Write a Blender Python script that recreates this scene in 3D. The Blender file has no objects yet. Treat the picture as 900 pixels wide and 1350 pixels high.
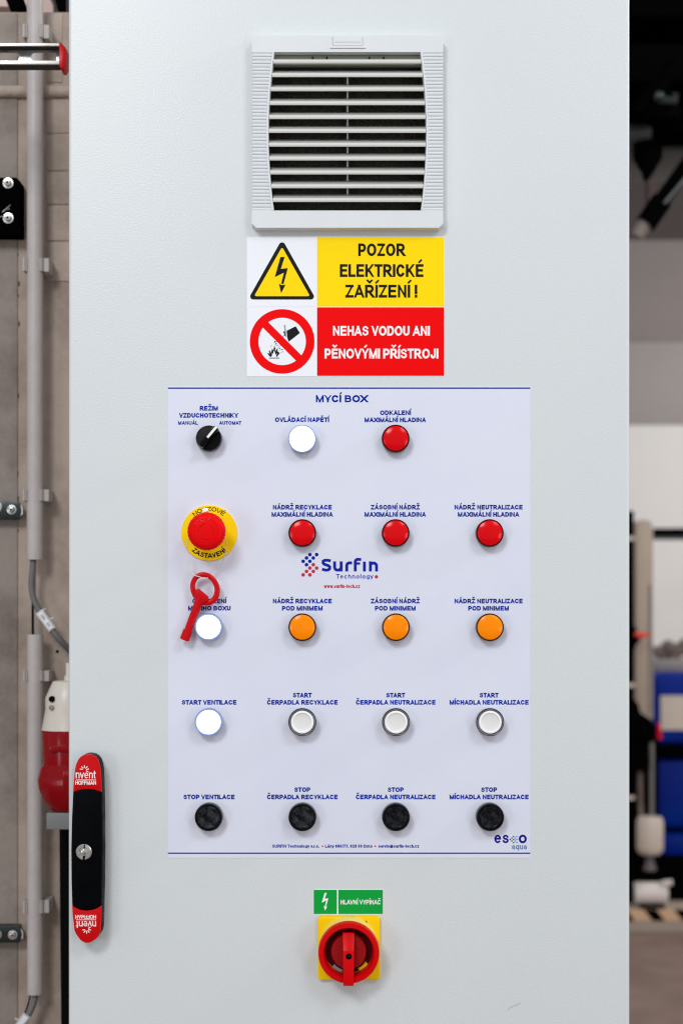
import bpy, bmesh, math, random
from mathutils import Vector
R = math.radians
random.seed(7)
S = bpy.context.scene
COL = S.collection
D = 1.70            # camera distance to the cabinet door, metres
PX = 0.81e-3        # metres per photograph pixel on the door plane
CY0 = 815           # photograph row of the horizon (the lens is shifted up)
CZ = 1.20           # camera height

# ---------------------------------------------------------------- camera, world, lamps, exposure
cam = bpy.data.cameras.new('camera')
co = bpy.data.objects.new('camera', cam); COL.objects.link(co)
co.location = (0, -D, CZ); co.rotation_euler = (R(90), 0, 0)
cam.sensor_fit = 'VERTICAL'; cam.sensor_height = 36
cam.lens = 36 / (2 * (675 * PX / D))
cam.clip_start = 0.05; cam.clip_end = 100
cam.shift_y = (CY0 - 675) / 1350
cam.dof.use_dof = True; cam.dof.focus_distance = D - 0.005; cam.dof.aperture_fstop = 5.2
S.camera = co

w = bpy.data.worlds.new('World'); S.world = w; w.use_nodes = True
w.node_tree.nodes['Background'].inputs[0].default_value = (0.90, 0.95, 1.0, 1)
w.node_tree.nodes['Background'].inputs[1].default_value = 0.60

def lamp(name, loc, target, sx, sy, power, color):
    l = bpy.data.lights.new(name, 'AREA'); l.shape = 'RECTANGLE'
    l.size = sx; l.size_y = sy; l.energy = power; l.color = color
    o = bpy.data.objects.new(name, l); COL.objects.link(o); o.location = loc
    o.rotation_euler = (Vector(target) - Vector(loc)).to_track_quat('-Z', 'Y').to_euler()
    return o
lamp('ceiling_lamp', (-1.4, -4.0, 3.85), (0, 0, 1.1), 1.2, 1.2, 84, (0.97, 0.985, 1.0))
lamp('ceiling_lamp', (1.8, -3.0, 3.8), (0, 0, 1.0), 1.1, 1.1, 38, (0.95, 0.97, 1.0))
lamp('ceiling_lamp', (-1.28, -3.0, 3.05), (0, 0, 1.4), 0.45, 0.45, 12, (1.0, 0.99, 0.98))
lamp('ceiling_lamp', (3.1, -0.25, 2.9), (0.3, 0, 1.5), 0.8, 0.5, 40, (1.0, 0.98, 0.95))
lamp('fill_lamp', (-2.7, -3.3, 0.95), (0, 0, 0.95), 0.7, 1.0, 17, (0.90, 0.96, 1.0))  # added fill light, not a lamp of the hall; lifts the lower door
lamp('fill_lamp', (2.7, -3.3, 0.85), (0, 0, 0.9), 0.7, 1.0, 17, (0.90, 0.96, 1.0))  # added fill light on the right, likewise not a hall lamp
lamp('ceiling_lamp', (3.4, 5.6, 2.6), (1.6, 7.2, 0.9), 2.0, 0.8, 34, (1.0, 0.96, 0.92))
lamp('ceiling_lamp', (2.6, 1.2, 3.3), (1.0, 2.2, 0.4), 1.4, 0.5, 45, (1.0, 0.95, 0.9))

S.view_settings.view_transform = 'Standard'
S.view_settings.look = 'None'
S.view_settings.exposure = -0.10
S.view_settings.gamma = 1.0
S.cycles.max_bounces = 6
S.cycles.use_denoising = True
S.cycles.filter_width = 1.15

# ---------------------------------------------------------------- helpers
def lin(r, g, b):
    f = lambda c: (c / 255 / 12.92) if c <= 10 else ((c / 255 + 0.055) / 1.055) ** 2.4
    return (f(r), f(g), f(b))

def mat(name, rgb, rough=0.5, metal=0.0, bump=None, vary=None, coat=0.0, emit=None, spec=0.5, rvary=None):
    """bump=(scale,strength,distance) vary=(scale,amount,rgb2) rvary=(scale, lo, hi)"""
    m = bpy.data.materials.new(name); m.use_nodes = True
    nt = m.node_tree; b = nt.nodes['Principled BSDF']; N = nt.nodes.new; L = nt.links.new
    c = lin(*rgb)
    b.inputs['Base Color'].default_value = (*c, 1)
    b.inputs['Roughness'].default_value = rough
    b.inputs['Metallic'].default_value = metal
    b.inputs['Specular IOR Level'].default_value = spec
    b.inputs['Coat Weight'].default_value = coat
    b.inputs['Coat Roughness'].default_value = 0.16
    tc = N('ShaderNodeTexCoord')
    if vary:
        n = N('ShaderNodeTexNoise'); n.inputs['Scale'].default_value = vary[0]; n.inputs['Detail'].default_value = 6
        n.inputs['Roughness'].default_value = 0.65
        L(tc.outputs['Object'], n.inputs['Vector'])
        rp = N('ShaderNodeMapRange'); rp.inputs['From Min'].default_value = 0.42; rp.inputs['From Max'].default_value = 0.72
        rp.inputs['To Max'].default_value = vary[1]
        L(n.outputs['Fac'], rp.inputs['Value'])
        mx = N('ShaderNodeMix'); mx.data_type = 'RGBA'
        mx.inputs['A'].default_value = (*c, 1); mx.inputs['B'].default_value = (*lin(*vary[2]), 1)
        L(rp.outputs['Result'], mx.inputs['Factor']); L(mx.outputs['Result'], b.inputs['Base Color'])
    if rvary:
        n = N('ShaderNodeTexNoise'); n.inputs['Scale'].default_value = rvary[0]; n.inputs['Detail'].default_value = 5
        L(tc.outputs['Object'], n.inputs['Vector'])
        rp = N('ShaderNodeMapRange'); rp.inputs['From Min'].default_value = 0.35; rp.inputs['From Max'].default_value = 0.7
        rp.inputs['To Min'].default_value = rvary[1]; rp.inputs['To Max'].default_value = rvary[2]
        L(n.outputs['Fac'], rp.inputs['Value']); L(rp.outputs['Result'], b.inputs['Roughness'])
    if bump:
        n = N('ShaderNodeTexNoise'); n.inputs['Scale'].default_value = bump[0]; n.inputs['Detail'].default_value = 2
        L(tc.outputs['Object'], n.inputs['Vector'])
        bp = N('ShaderNodeBump'); bp.inputs['Strength'].default_value = bump[1]; bp.inputs['Distance'].default_value = bump[2]
        L(n.outputs['Fac'], bp.inputs['Height']); L(bp.outputs['Normal'], b.inputs['Normal'])
    if emit:
        b.inputs['Emission Color'].default_value = (*emit[0], 1); b.inputs['Emission Strength'].default_value = emit[1]
    return m

M = {}
M['door'] = mat('grey_powder_coat', (209, 214, 215), 0.36, bump=(560, 0.34, 0.0006), vary=(1.6, 0.5, (203, 208, 214)))
M['door_edge'] = mat('grey_powder_coat_fold', (214, 218, 219), 0.36)
M['vent'] = mat('light_grey_plastic', (213, 217, 220), 0.42, vary=(40, 0.3, (205, 208, 209)))
M['slat'] = mat('grey_slat_plastic', (205, 205, 200), 0.4)
M['filter'] = mat('black_filter_fleece', (30, 29, 25), 0.95, bump=(900, 0.8, 0.001), vary=(700, 0.9, (72, 68, 58)))
M['sheet'] = mat('lilac_white_foil', (217, 220, 234), 0.40, bump=(11, 0.25, 0.004), vary=(9, 0.6, (210, 214, 231)))
M['label_white'] = mat('white_vinyl', (235, 237, 243), 0.35)
M['yellow'] = mat('yellow_vinyl', (252, 216, 0), 0.4, spec=0.1)
M['redv'] = mat('red_vinyl', (238, 0, 4), 0.4, spec=0.08)
M['green'] = mat('green_vinyl', (0, 158, 58), 0.4, spec=0.2)
M['print_white'] = mat('white_print', (240, 240, 240), 0.4, spec=0.2)
M['print_black'] = mat('black_print', (12, 12, 12), 0.4, spec=0.15)
M['print_grey'] = mat('grey_print', (150, 150, 152), 0.4)
M['print_blue'] = mat('blue_print', (0, 38, 150), 0.4, spec=0.05)
M['print_blue2'] = mat('bright_blue_print', (0, 30, 158), 0.4, spec=0.15)
M['print_navy'] = mat('navy_print', (14, 10, 130), 0.4, spec=0.15)
M['print_sky'] = mat('sky_blue_print', (50, 120, 200), 0.4)
M['print_red'] = mat('red_print', (190, 20, 45), 0.4)
M['bezel_dark'] = mat('black_bezel_plastic', (26, 24, 30), 0.28, coat=0.1, spec=0.2)
M['bezel_blue'] = mat('clear_blue_bezel', (122, 138, 184), 0.2, coat=0.6)
M['bezel_grey'] = mat('clear_grey_bezel', (168, 168, 176), 0.22, coat=0.5)
M['bezel_red'] = mat('dark_red_bezel', (34, 2, 6), 0.2, coat=0.1, spec=0.2)
M['bezel_amber'] = mat('dark_amber_bezel', (50, 10, 4), 0.2, coat=0.1, spec=0.2)
M['lens_red'] = mat('red_lens', (214, 0, 10), 0.26, coat=0.35, spec=0.0)
M['lens_amber'] = mat('amber_lens', (255, 138, 0), 0.26, coat=0.3, spec=0.0)
M['lens_lit'] = mat('lit_white_lens', (240, 244, 255), 0.3, emit=((0.80, 0.89, 1.0), 2.2))
M['lens_white'] = mat('milky_white_cap', (226, 226, 224), 0.4, coat=0.2)
M['cap_white2'] = mat('white_cap_ring', (246, 246, 246), 0.35)
M['cap_black'] = mat('scuffed_black_cap', (15, 15, 18), 0.32, vary=(130, 0.55, (70, 74, 80)), coat=0.05, rvary=(90, 0.2, 0.6), spec=0.05)
M['knob'] = mat('black_knob_plastic', (7, 7, 9), 0.25, coat=0.08, spec=0.06)
M['estop_red'] = mat('red_mushroom_plastic', (226, 8, 14), 0.42, spec=0.06)
M['estop_yellow'] = mat('yellow_ring_plastic', (252, 214, 0), 0.42, spec=0.12)
M['key_red'] = mat('red_key_plastic', (196, 6, 18), 0.33, coat=0.05, spec=0.1)
M['nylon'] = mat('white_nylon_cord', (222, 218, 210), 0.4)
M['handle_black'] = mat('black_handle_plastic', (6, 7, 9), 0.34, rvary=(60, 0.25, 0.5), spec=0.03)
M['handle_red'] = mat('red_handle_cap', (196, 2, 8), 0.3, coat=0.08, spec=0.15)
M['metal'] = mat('bright_nickel', (200, 198, 194), 0.25, metal=1.0, rvary=(120, 0.15, 0.45))
M['metal_dark'] = mat('dark_zinc', (52, 58, 58), 0.35, metal=0.8, rvary=(90, 0.2, 0.6))
M['galv'] = mat('galvanised_steel', (190, 186, 182), 0.33, metal=0.85, rvary=(60, 0.25, 0.5))
M['sw_yellow'] = mat('switch_yellow_plastic', (250, 206, 0), 0.35, spec=0.15)
M['sw_cone'] = mat('highlit_yellow_plastic', (232, 206, 110), 0.35)  # switch yellow paled, a highlight painted into the colour
M['sw_red'] = mat('switch_red_plastic', (204, 4, 10), 0.34, coat=0.02, spec=0.08)
M['sw_red_dull'] = mat('dull_switch_red_plastic', (150, 4, 10), 0.4, spec=0.2)
M['black'] = mat('black_rubber', (8, 8, 8), 0.5, spec=0.03)
M['black_paint'] = mat('black_paint', (5, 5, 5), 0.35, spec=0)
M['scratch'] = mat('bare_scratch', (150, 150, 150), 0.5)
M['shaded_flange'] = mat('shaded_zinc', (46, 44, 42), 0.6, metal=0.3, spec=.2)  # same zinc, darkened to paint the shade inside the rail
M['gasket'] = mat('dark_gasket', (60, 60, 56), 0.7)
# left wall
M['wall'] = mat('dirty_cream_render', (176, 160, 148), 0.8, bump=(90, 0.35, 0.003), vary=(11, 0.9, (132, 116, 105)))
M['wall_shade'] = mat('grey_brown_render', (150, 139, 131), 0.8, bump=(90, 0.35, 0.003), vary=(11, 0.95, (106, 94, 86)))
M['brick'] = mat('painted_brick', (178, 162, 149), 0.75, bump=(140, 0.4, 0.003), vary=(20, 0.7, (136, 120, 108)))
M['conduit'] = mat('grey_conduit_plastic', (190, 182, 180), 0.45, vary=(22, 0.5, (165, 156, 152)))
M['clip'] = mat('grey_clip_plastic', (176, 168, 164), 0.5)
M['cable'] = mat('grey_cable_sheath', (108, 106, 106), 0.5)
M['tag'] = mat('clear_white_tag', (196, 192, 188), 0.3, coat=0.3)
M['plug_grey'] = mat('pale_grey_plug', (214, 206, 196), 0.35)
M['plug_red'] = mat('glossy_red_plug', (140, 0, 12), 0.22, coat=0.15, spec=0.12)
M['plug_dark'] = mat('mid_grey_socket', (118, 120, 120), 0.45)
M['pinkish'] = mat('pale_duct', (200, 176, 172), 0.6)
# hall
M['floor'] = mat('brown_grey_concrete', (142, 119, 107), 0.55, vary=(2.2, 0.8, (100, 78, 66)))
M['wall_white'] = mat('hall_lit_white', (226, 222, 218), 0.6, vary=(0.6, 0.4, (214, 208, 204)))
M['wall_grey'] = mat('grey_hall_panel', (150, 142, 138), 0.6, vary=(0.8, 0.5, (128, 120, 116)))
M['wall_dark'] = mat('hall_shade_taupe', (74, 64, 62), 0.7, vary=(0.9, 0.5, (58, 48, 47)))  # upper hall wall with its shade painted into the colour
M['duct'] = mat('dark_grey_duct', (84, 88, 88), 0.5, spec=0.2)
M['tan'] = mat('tan_post_paint', (176, 158, 142), 0.5, vary=(5, 0.5, (160, 142, 126)))
M['blue'] = mat('blue_tank_plastic', (0, 30, 132), 0.35, vary=(3, 0.6, (0, 62, 150)), spec=0.1)
M['beige'] = mat('beige_canister_plastic', (206, 190, 176), 0.45)
M['orange'] = mat('orange_valve_handle', (225, 60, 40), 0.4)
M['haz_yellow'] = mat('faded_yellow_stripe', (216, 176, 140), 0.5)
M['kerb'] = mat('pale_kerb_paint', (176, 160, 146), 0.6, vary=(4, 0.5, (150, 132, 120)))
M['steel'] = mat('brushed_steel', (150, 148, 146), 0.3, metal=0.8)
M['motor'] = mat('off_white_motor_paint', (226, 214, 208), 0.4)
M['brown'] = mat('brown_grey_cloth', (120, 104, 98), 0.8, vary=(12, 0.8, (60, 45, 42)))

ORI = {}
class MB:
    def __init__(s): s.v = []; s.f = []
    def add(s, vs, fs):
        o = len(s.v); s.v += [tuple(v) for v in vs]; s.f += [[i + o for i in f] for f in fs]; return s
    def box(s, x0, x1, y0, y1, z0, z1):
        return s.add([(x, y, z) for x in (x0, x1) for y in (y0, y1) for z in (z0, z1)],
                     [(0, 1, 3, 2), (4, 6, 7, 5), (0, 4, 5, 1), (2, 3, 7, 6), (0, 2, 6, 4), (1, 5, 7, 3)])
    def prism(s, pts, y0, y1, pts1=None):      # pts in XZ, extruded along Y
        n = len(pts); q = pts1 or pts
        return s.add([(x, y0, z) for x, z in pts] + [(x, y1, z) for x, z in q],
                     [list(range(n)), list(range(2 * n - 1, n - 1, -1))] +
                     [[i, i + n, (i + 1) % n + n, (i + 1) % n] for i in range(n)])
    def flat(s, pts, y):
        return s.add([(x, y, z) for x, z in pts], [list(range(len(pts)))])
    def lathe(s, c, prof, n=48, axis='y'):      # prof (r, h): h towards the camera (axis y) or up (axis z) or along x
        rings = []
        for r, h in prof:
            if r < 1e-7:
                p = [(0, 0)]
            else:
                p = [(r * math.cos(2 * math.pi * k / n), r * math.sin(2 * math.pi * k / n)) for k in range(n)]
            ids = []
            for a, b in p:
                if axis == 'y': v = (c[0] + a, c[1] - h, c[2] + b)
                elif axis == 'z': v = (c[0] + a, c[1] + b, c[2] + h)
                else: v = (c[0] + h, c[1] + a, c[2] + b)
                ids.append(len(s.v)); s.v.append(v)
            rings.append(ids)
        for A, B in zip(rings, rings[1:]):
            if len(A) == 1 and len(B) == 1: continue
            for k in range(n):
                k2 = (k + 1) % n
                if len(A) == 1: s.f.append([A[0], B[k], B[k2]])
                elif len(B) == 1: s.f.append([A[k], B[0], A[k2]])
                else: s.f.append([A[k], B[k], B[k2], A[k2]])
        return s
    def tube(s, path, r, n=10, caps=True):
        P = [Vector(p) for p in path]; rr = r if isinstance(r, (list, tuple)) else [r] * len(P)
        up = Vector((0, 1, 0)); rings = []
        for i, p in enumerate(P):
            t = (P[min(i + 1, len(P) - 1)] - P[max(i - 1, 0)]).normalized()
            if abs(t.dot(up)) > 0.95: up = Vector((1, 0, 0))
            a = t.cross(up).normalized(); b = a.cross(t).normalized()
            rings.append([len(s.v) + k for k in range(n)])
            s.v += [tuple(p + rr[i] * (a * math.cos(2 * math.pi * k / n) + b * math.sin(2 * math.pi * k / n))) for k in range(n)]
        for A, B in zip(rings, rings[1:]):
            s.f += [[A[k], B[k], B[(k + 1) % n], A[(k + 1) % n]] for k in range(n)]
        if caps: s.f += [rings[0][::-1], rings[-1]]
        return s
    def build(s, name, material, parent=None, origin=None, bevel=0, seg=2, angle=35, flat=False, **tags):
        if origin is None:
            origin = ORI[parent] if parent else (0, 0, 0)
        me = bpy.data.meshes.new(name)
        me.from_pydata([(x - origin[0], y - origin[1], z - origin[2]) for x, y, z in s.v], [], s.f)
        bm = bmesh.new(); bm.from_mesh(me)
        if not flat: bmesh.ops.recalc_face_normals(bm, faces=bm.faces)
        if bevel:
            es = [e for e in bm.edges if len(e.link_faces) == 2 and e.calc_face_angle(0) > R(28)]
            bmesh.ops.bevel(bm, geom=es, offset=bevel, segments=seg, affect='EDGES', clamp_overlap=True, profile=0.6)
        bm.to_mesh(me); bm.free()
        if not flat:
            me.shade_smooth(); me.set_sharp_from_angle(angle=R(angle))
        me.materials.append(M[material] if isinstance(material, str) else material)
        o = bpy.data.objects.new(name, me); COL.objects.link(o)
        ORI[o] = tuple(origin)
        if parent:
            o.parent = parent; po = ORI[parent]
            o.location = tuple(origin[i] - po[i] for i in range(3))
        else:
            o.location = origin
        for k, v in tags.items(): o[k] = v
        return o

def empty(name, loc, **tags):
    o = bpy.data.objects.new(name, None); COL.objects.link(o); o.location = loc; ORI[o] = tuple(loc)
    o.empty_display_size = 0.05
    for k, v in tags.items(): o[k] = v
    return o

def tag(o, label, category, group=None):
    o['label'] = label; o['category'] = category
    if group: o['group'] = group
    return o

def copy_tree(o, parent, loc, label=None):
    c = o.copy(); COL.objects.link(c); c.parent = parent; c.location = loc
    if label: c['label'] = label
    for ch in [x for x in bpy.data.objects if x.parent == o]:
        copy_tree(ch, c, ch.location.copy())
    return c

# a spot measured on the photograph -> place in the room at depth y (y=0 is the door face, negative is in front)
def X(px, y=0.0): return (px - 450) * PX * (D + y) / D
def Z(py, y=0.0): return CZ + (CY0 - py) * PX * (D + y) / D
def P(px, py, y=0.0): return (X(px, y), y, Z(py, y))
def sc(y=0.0): return PX * (D + y) / D

# ---------------------------------------------------------------- stroke lettering
def arc(cx, cy, rx, ry, a0, a1, n=None):
    n = n or max(4, int(abs(a1 - a0) / 18))
    return [(cx + rx * math.cos(R(a0 + (a1 - a0) * k / n)), cy + ry * math.sin(R(a0 + (a1 - a0) * k / n))) for k in range(n + 1)]
XH = 0.71
OV = lambda x0, x1, y0, y1: ['c'] + arc((x0 + x1) / 2, (y0 + y1) / 2, (x1 - x0) / 2, (y1 - y0) / 2, 0, 360, 20)[:-1]
G = {
 'A': (.98, [[(0, 0), (.5, 1)], [(.5, 1), (1, 0)], [(.2, .26), (.8, .26)]]),
 'B': (.86, [[(0, 0), (0, 1)], [(0, 1), (.58, 1)] + arc(.58, .77, .34, .23, 90, -90) + [(0, .54)], [(.3, .54), (.62, .54)] + arc(.62, .27, .38, .27, 90, -90) + [(0, 0)]]),
 'C': (.90, [arc(.5, .5, .5, .5, 42, 318)]),
 'D': (.88, [['c', (0, 0), (0, 1)] + [(.42, 1)] + arc(.42, .5, .58, .5, 80, -80) + [(.42, 0)]]),
 'E': (.78, [[(1, 1), (0, 1), (0, 0), (1, 0)], [(0, .52), (.9, .52)]]),
 'F': (.72, [[(1, 1), (0, 1), (0, 0)], [(0, .5), (.85, .5)]]),
 'G': (.94, [arc(.5, .5, .5, .5, 42, 290), [(.62, .01), (1, .16), (1, .48), (.58, .48)]]),
 'H': (.84, [[(0, 0), (0, 1)], [(1, 0), (1, 1)], [(0, .52), (1, .52)]]),
 'I': (.20, [[(.5, 0), (.5, 1)]]),
 'J': (.66, [[(1, 1), (1, .3)] + arc(.5, .3, .5, .3, 0, -170)]),
 'K': (.90, [[(0, 0), (0, 1)], [(0, .32), (.92, 1)], [(.34, .58), (1, 0)]]),
 'L': (.72, [[(0, 1), (0, 0), (1, 0)]]),
 'M': (1.02, [[(0, 0), (0, 1)], [(1, 0), (1, 1)], [(0, 1), (.5, 0)], [(.5, 0), (1, 1)]]),
 'N': (.84, [[(0, 0), (0, 1)], [(1, 0), (1, 1)], [(0, 1), (1, 0)]]),
 'O': (.98, [OV(0, 1, 0, 1)]),
 'P': (.80, [[(0, 0), (0, 1)], [(0, 1), (.55, 1)] + arc(.55, .7, .45, .3, 90, -90) + [(0, .4)]]),
 'R': (.88, [[(0, 0), (0, 1)], [(0, 1), (.56, 1)] + arc(.56, .73, .38, .27, 90, -90) + [(0, .46)], [(.45, .44), (1, 0)]]),
 'S': (.82, [arc(.5, .765, .45, .235, 15, 270) + arc(.5, .265, .5, .265, 85, -165)]),
 'T': (.82, [[(0, 1), (1, 1)], [(.5, 0), (.5, 1)]]),
 'U': (.84, [[(0, 1), (0, .36)] + arc(.5, .36, .5, .36, 180, 360) + [(1, 1)]]),
 'V': (.92, [[(0, 1), (.5, 0)], [(.5, 0), (1, 1)]]),
 'W': (1.3, [[(0, 1), (.26, 0)], [(.26, 0), (.5, 1)], [(.5, 1), (.74, 0)], [(.74, 0), (1, 1)]]),
 'X': (.92, [[(0, 1), (1, 0)], [(0, 0), (1, 1)]]),
 'Y': (.92, [[(0, 1), (.5, .42)], [(.5, .42), (1, 1)], [(.5, 0), (.5, .45)]]),
 'Z': (.80, [[(0, 1), (1, 1)], [(0, 0), (1, 1)], [(0, 0), (1, 0)]]),
 'a': (.66, [OV(0, 1, 0, .40), arc(.5, .43, .5, .28, 160, 0) + [(1, 0)]]),
 'b': (.70, [[(0, 0), (0, 1)], OV(0, 1, 0, XH)]),
 'c': (.66, [arc(.5, XH / 2, .5, XH / 2, 48, 312)]),
 'e': (.68, [[(.05, .38), (1, .38)], arc(.5, XH / 2, .5, XH / 2, 8, 310)]),
 'f': (.42, [[(.4, 0), (.4, .76)] + arc(.85, .78, .45, .22, 180, 95), [(0, .68), (.95, .68)]]),
 'g': (.70, [OV(0, 1, 0.04, XH), [(1, XH), (1, -.04)] + arc(.5, -.04, .5, .2, 0, -160)]),
 'h': (.66, [[(0, 0), (0, 1)], [(0, .42)] + arc(.5, .42, .5, .29, 170, 0) + [(1, 0)]]),
 'i': (.20, [[(.5, 0), (.5, XH)], [(.5, .93), (.5, .98)]]),
 'ı': (.20, [[(.5, 0), (.5, XH)]]),
 'l': (.20, [[(.5, 0), (.5, 1)]]),
 'n': (.66, [[(0, 0), (0, XH)], [(0, .42)] + arc(.5, .42, .5, .29, 170, 0) + [(1, 0)]]),
 'o': (.70, [OV(0, 1, 0, XH)]),
 'q': (.70, [OV(0, 1, 0, XH), [(1, XH), (1, -.25)]]),
 'r': (.42, [[(0, 0), (0, XH)], [(0, .4)] + arc(.85, .4, .85, .31, 165, 92)]),
 's': (.62, [arc(.5, .535, .45, .175, 15, 270) + arc(.5, .18, .5, .18, 85, -165)]),
 't': (.42, [[(.4, .95), (.4, .18)] + arc(.85, .18, .45, .18, 190, 270), [(0, .70), (1, .70)]]),
 'u': (.66, [[(1, 0), (1, XH)], [(1, .3)] + arc(.5, .29, .5, .29, 0, -180) + [(0, XH)]]),
 'v': (.70, [[(0, XH), (.5, 0)], [(.5, 0), (1, XH)]]),
 'w': (1.0, [[(0, XH), (.26, 0)], [(.26, 0), (.5, XH)], [(.5, XH), (.74, 0)], [(.74, 0), (1, XH)]]),
 'y': (.70, [[(0, XH), (.5, 0)], [(.3, -.25), (1, XH)]]),
 'z': (.60, [[(0, XH), (1, XH)], [(0, 0), (1, XH)], [(0, 0), (1, 0)]]),
 '0': (.64, [OV(0, 1, 0, 1)]), '2': (.64, [arc(.5, .72, .48, .28, 165, -20) + [(0, 0), (1, 0)]]),
 '5': (.64, [[(.95, 1), (.15, 1), (.06, .5)] + arc(.48, .33, .52, .33, 120, -165)]),
 '6': (.64, [OV(0, 1, 0, .6), arc(.55, .5, .55, .5, 60, 190)]),
 '7': (.64, [[(0, 1), (1, 1)], [(1, 1), (.35, 0)]]),
 '8': (.64, [OV(.06, .94, .53, 1), OV(0, 1, 0, .53)]),
 '9': (.64, [OV(0, 1, .4, 1), arc(.45, .5, .55, .5, 10, -120)]),
 '/': (.36, [[(0, 0), (1, 1)]]), '.': (.20, [[(.5, 0), (.5, .04)]]), ',': (.20, [[(.5, -.12), (.5, .04)]]),
 '-': (.36, [[(0, .36), (1, .36)]]), '!': (.20, [[(.5, .34), (.5, 1)], [(.5, 0), (.5, .03)]]),
 '@': (1.1, [arc(.5, .4, .5, .6, -50, 290), OV(.28, .72, .1, .62), [(.78, .65), (.78, .12)]]),
 '•': (.5, [[(.5, .36), (.5, .46)]]),
}
ACC = {'Á': 'Aa', 'É': 'Ea', 'Í': 'Ia', 'Ý': 'Ya', 'Č': 'Cc', 'Ě': 'Ec', 'Ř': 'Rc', 'Ž': 'Zc', 'á': 'al'}

def ribbon(mb, pts, t, y, closed=False, fmap=lambda x, z: (x, z)):
    n = len(pts)
    if not closed and n == 2:
        (x0, z0), (x1, z1) = pts
    L = []; Rr = []
    for i in range(n):
        a = Vector(pts[(i - 1) % n] if (closed or i > 0) else pts[i]); b = Vector(pts[i]); c = Vector(pts[(i + 1) % n] if (closed or i < n - 1) else pts[i])
        d1 = (b - a).normalized() if (b - a).length > 1e-9 else None
        d2 = (c - b).normalized() if (c - b).length > 1e-9 else None
        d1 = d1 or d2; d2 = d2 or d1
        m = (d1 + d2); m = m.normalized() if m.length > 1e-6 else d1
        nn = Vector((-m.y, m.x)); k = max(0.5, abs(nn.dot(Vector((-d1.y, d1.x)))))
        off = nn * (t / 2 / k)
        ex = Vector((0, 0))
        if not closed and i == 0: ex = -d2 * t * 0.5
        if not closed and i == n - 1: ex = d1 * t * 0.5
        L.append(b + off + ex); Rr.append(b - off + ex)
    o = len(mb.v)
    mb.v += [(fmap(p.x, p.y)[0], y, fmap(p.x, p.y)[1]) for p in L] + [(fmap(p.x, p.y)[0], y, fmap(p.x, p.y)[1]) for p in Rr]
    for i in range(n if closed else n - 1):
        j = (i + 1) % n
        mb.f.append([o + i, o + j, o + n + j, o + n + i])

def glyphs(mb, s, width, H, t, y, fmap, ls=0.13, lift=1.5e-5):
    """lay out string s with cap height H over total width `width`, origin lower left"""
    adv = []; sp = ls * H * 1.0
    for ch in s:
        if ch == ' ': adv.append(None); continue
        base = ACC[ch][0] if ch in ACC else ch
        adv.append(G[base][0] * H)
    nat = sum((0.22 * H if a is None else a) for a in adv); gaps = 0
    seps = []
    KO = {'A': .5, 'V': .5, 'W': .4, 'Y': .6, 'T': .5, 'L': .3, 'F': .3, 'K': .2, 'P': .2, 'Z': .15, 'X': .3, 'O': .15, 'C': .2, 'G': .15, 'D': .1, 'S': .15, 'J': .1, 'v': .5, 'w': .4, 'y': .5, 'r': .3, 'f': .3, 't': .3}
    bb = [ACC[c_][0] if c_ in ACC else c_ for c_ in s]
    for a_, b_ in zip(bb, bb[1:]):
        q_ = 1 - KO.get(a_, 0) - KO.get(b_, 0)
        if (a_ + b_) in ('AV', 'VA', 'AY', 'YA', 'LT', 'LV', 'TA', 'AT', 'LY', 'PA'): q_ -= .5
        seps.append(sp * q_)
    seps.append(0); gaps = sum(seps)
    k = (width) / (nat + gaps)
    x = 0
    for ch, a, sp_ in zip(s, adv, seps):
        if a is None: x += (0.22 * H + sp_) * k; continue
        base, acc = (ACC[ch][0], ACC[ch][1]) if ch in ACC else (ch, None)
        w_ = max(a * k, t * 1.0); w_ = min(w_, a * k) if a * k > t else t
        gx = x + (a * k - w_) / 2
        fx = lambda u: gx + t / 2 + u * (w_ - t)
        fz = lambda v: t / 2 + v * (H - t)
        q = 0
        strokes = list(G[base][1])
        top = 1.0 if base.isupper() else XH
        if acc in ('a', 'l'):
            strokes.append(['m', (-.03, top + .16), (.12, top + .31)])
        if acc == 'c':
            strokes.append(['m', (-.16, top + .33), (0, top + .17)]); strokes.append(['m', (0, top + .17), (.16, top + .33)])
        for st in strokes:
            q += 1; closed = False; tt = t
            if base in 'SsaeBg@8': tt = t * .86
            if base in 'MN': tt = t * .88
            if st[0] == 'c': closed = True; st = st[1:]
            if st[0] == 'm':
                tt = t * 0.72; pts = [(gx + w_ / 2 + u * H, v * H) for u, v in st[1:]]; st = st[1:]
            else: pts = [(fx(u), fz(v)) for u, v in st]
            yy = y - q * lift
            if len(st) == 2 and st is not None and tt >= t * .8 and abs(st[0][0] - st[1][0]) > .04 and abs(st[0][1] - st[1][1]) > .04:
                (x0, z0), (x1, z1) = pts
                if z0 > z1: (x0, z0), (x1, z1) = (x1, z1), (x0, z0)
                sl = (x1 - x0) / (z1 - z0); hw = t / 2 * math.sqrt(1 + sl * sl) * (.84 if base in 'MNWwZ' else (.88 if base in 'VAY' else 1.0))
                e0 = t / 2; e1 = t / 2
                q4 = [(x0 - sl * e0 - hw, z0 - e0), (x0 - sl * e0 + hw, z0 - e0), (x1 + sl * e1 + hw, z1 + e1), (x1 + sl * e1 - hw, z1 + e1)]
                if base in 'VAWvwMNZzYK':      # keep diagonals inside the letter box
                    lo, hi = gx - .02 * H, gx + w_ + .02 * H
                    q4 = [(min(max(a_, lo), hi), b_) for a_, b_ in q4]
                mb.add([(fmap(a_, b_)[0], yy, fmap(a_, b_)[1]) for a_, b_ in q4], [[0, 1, 2, 3]])
            else:
                ribbon(mb, pts, tt, yy, closed, fmap)
        x += (a + sp_) * k
    return mb

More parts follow.
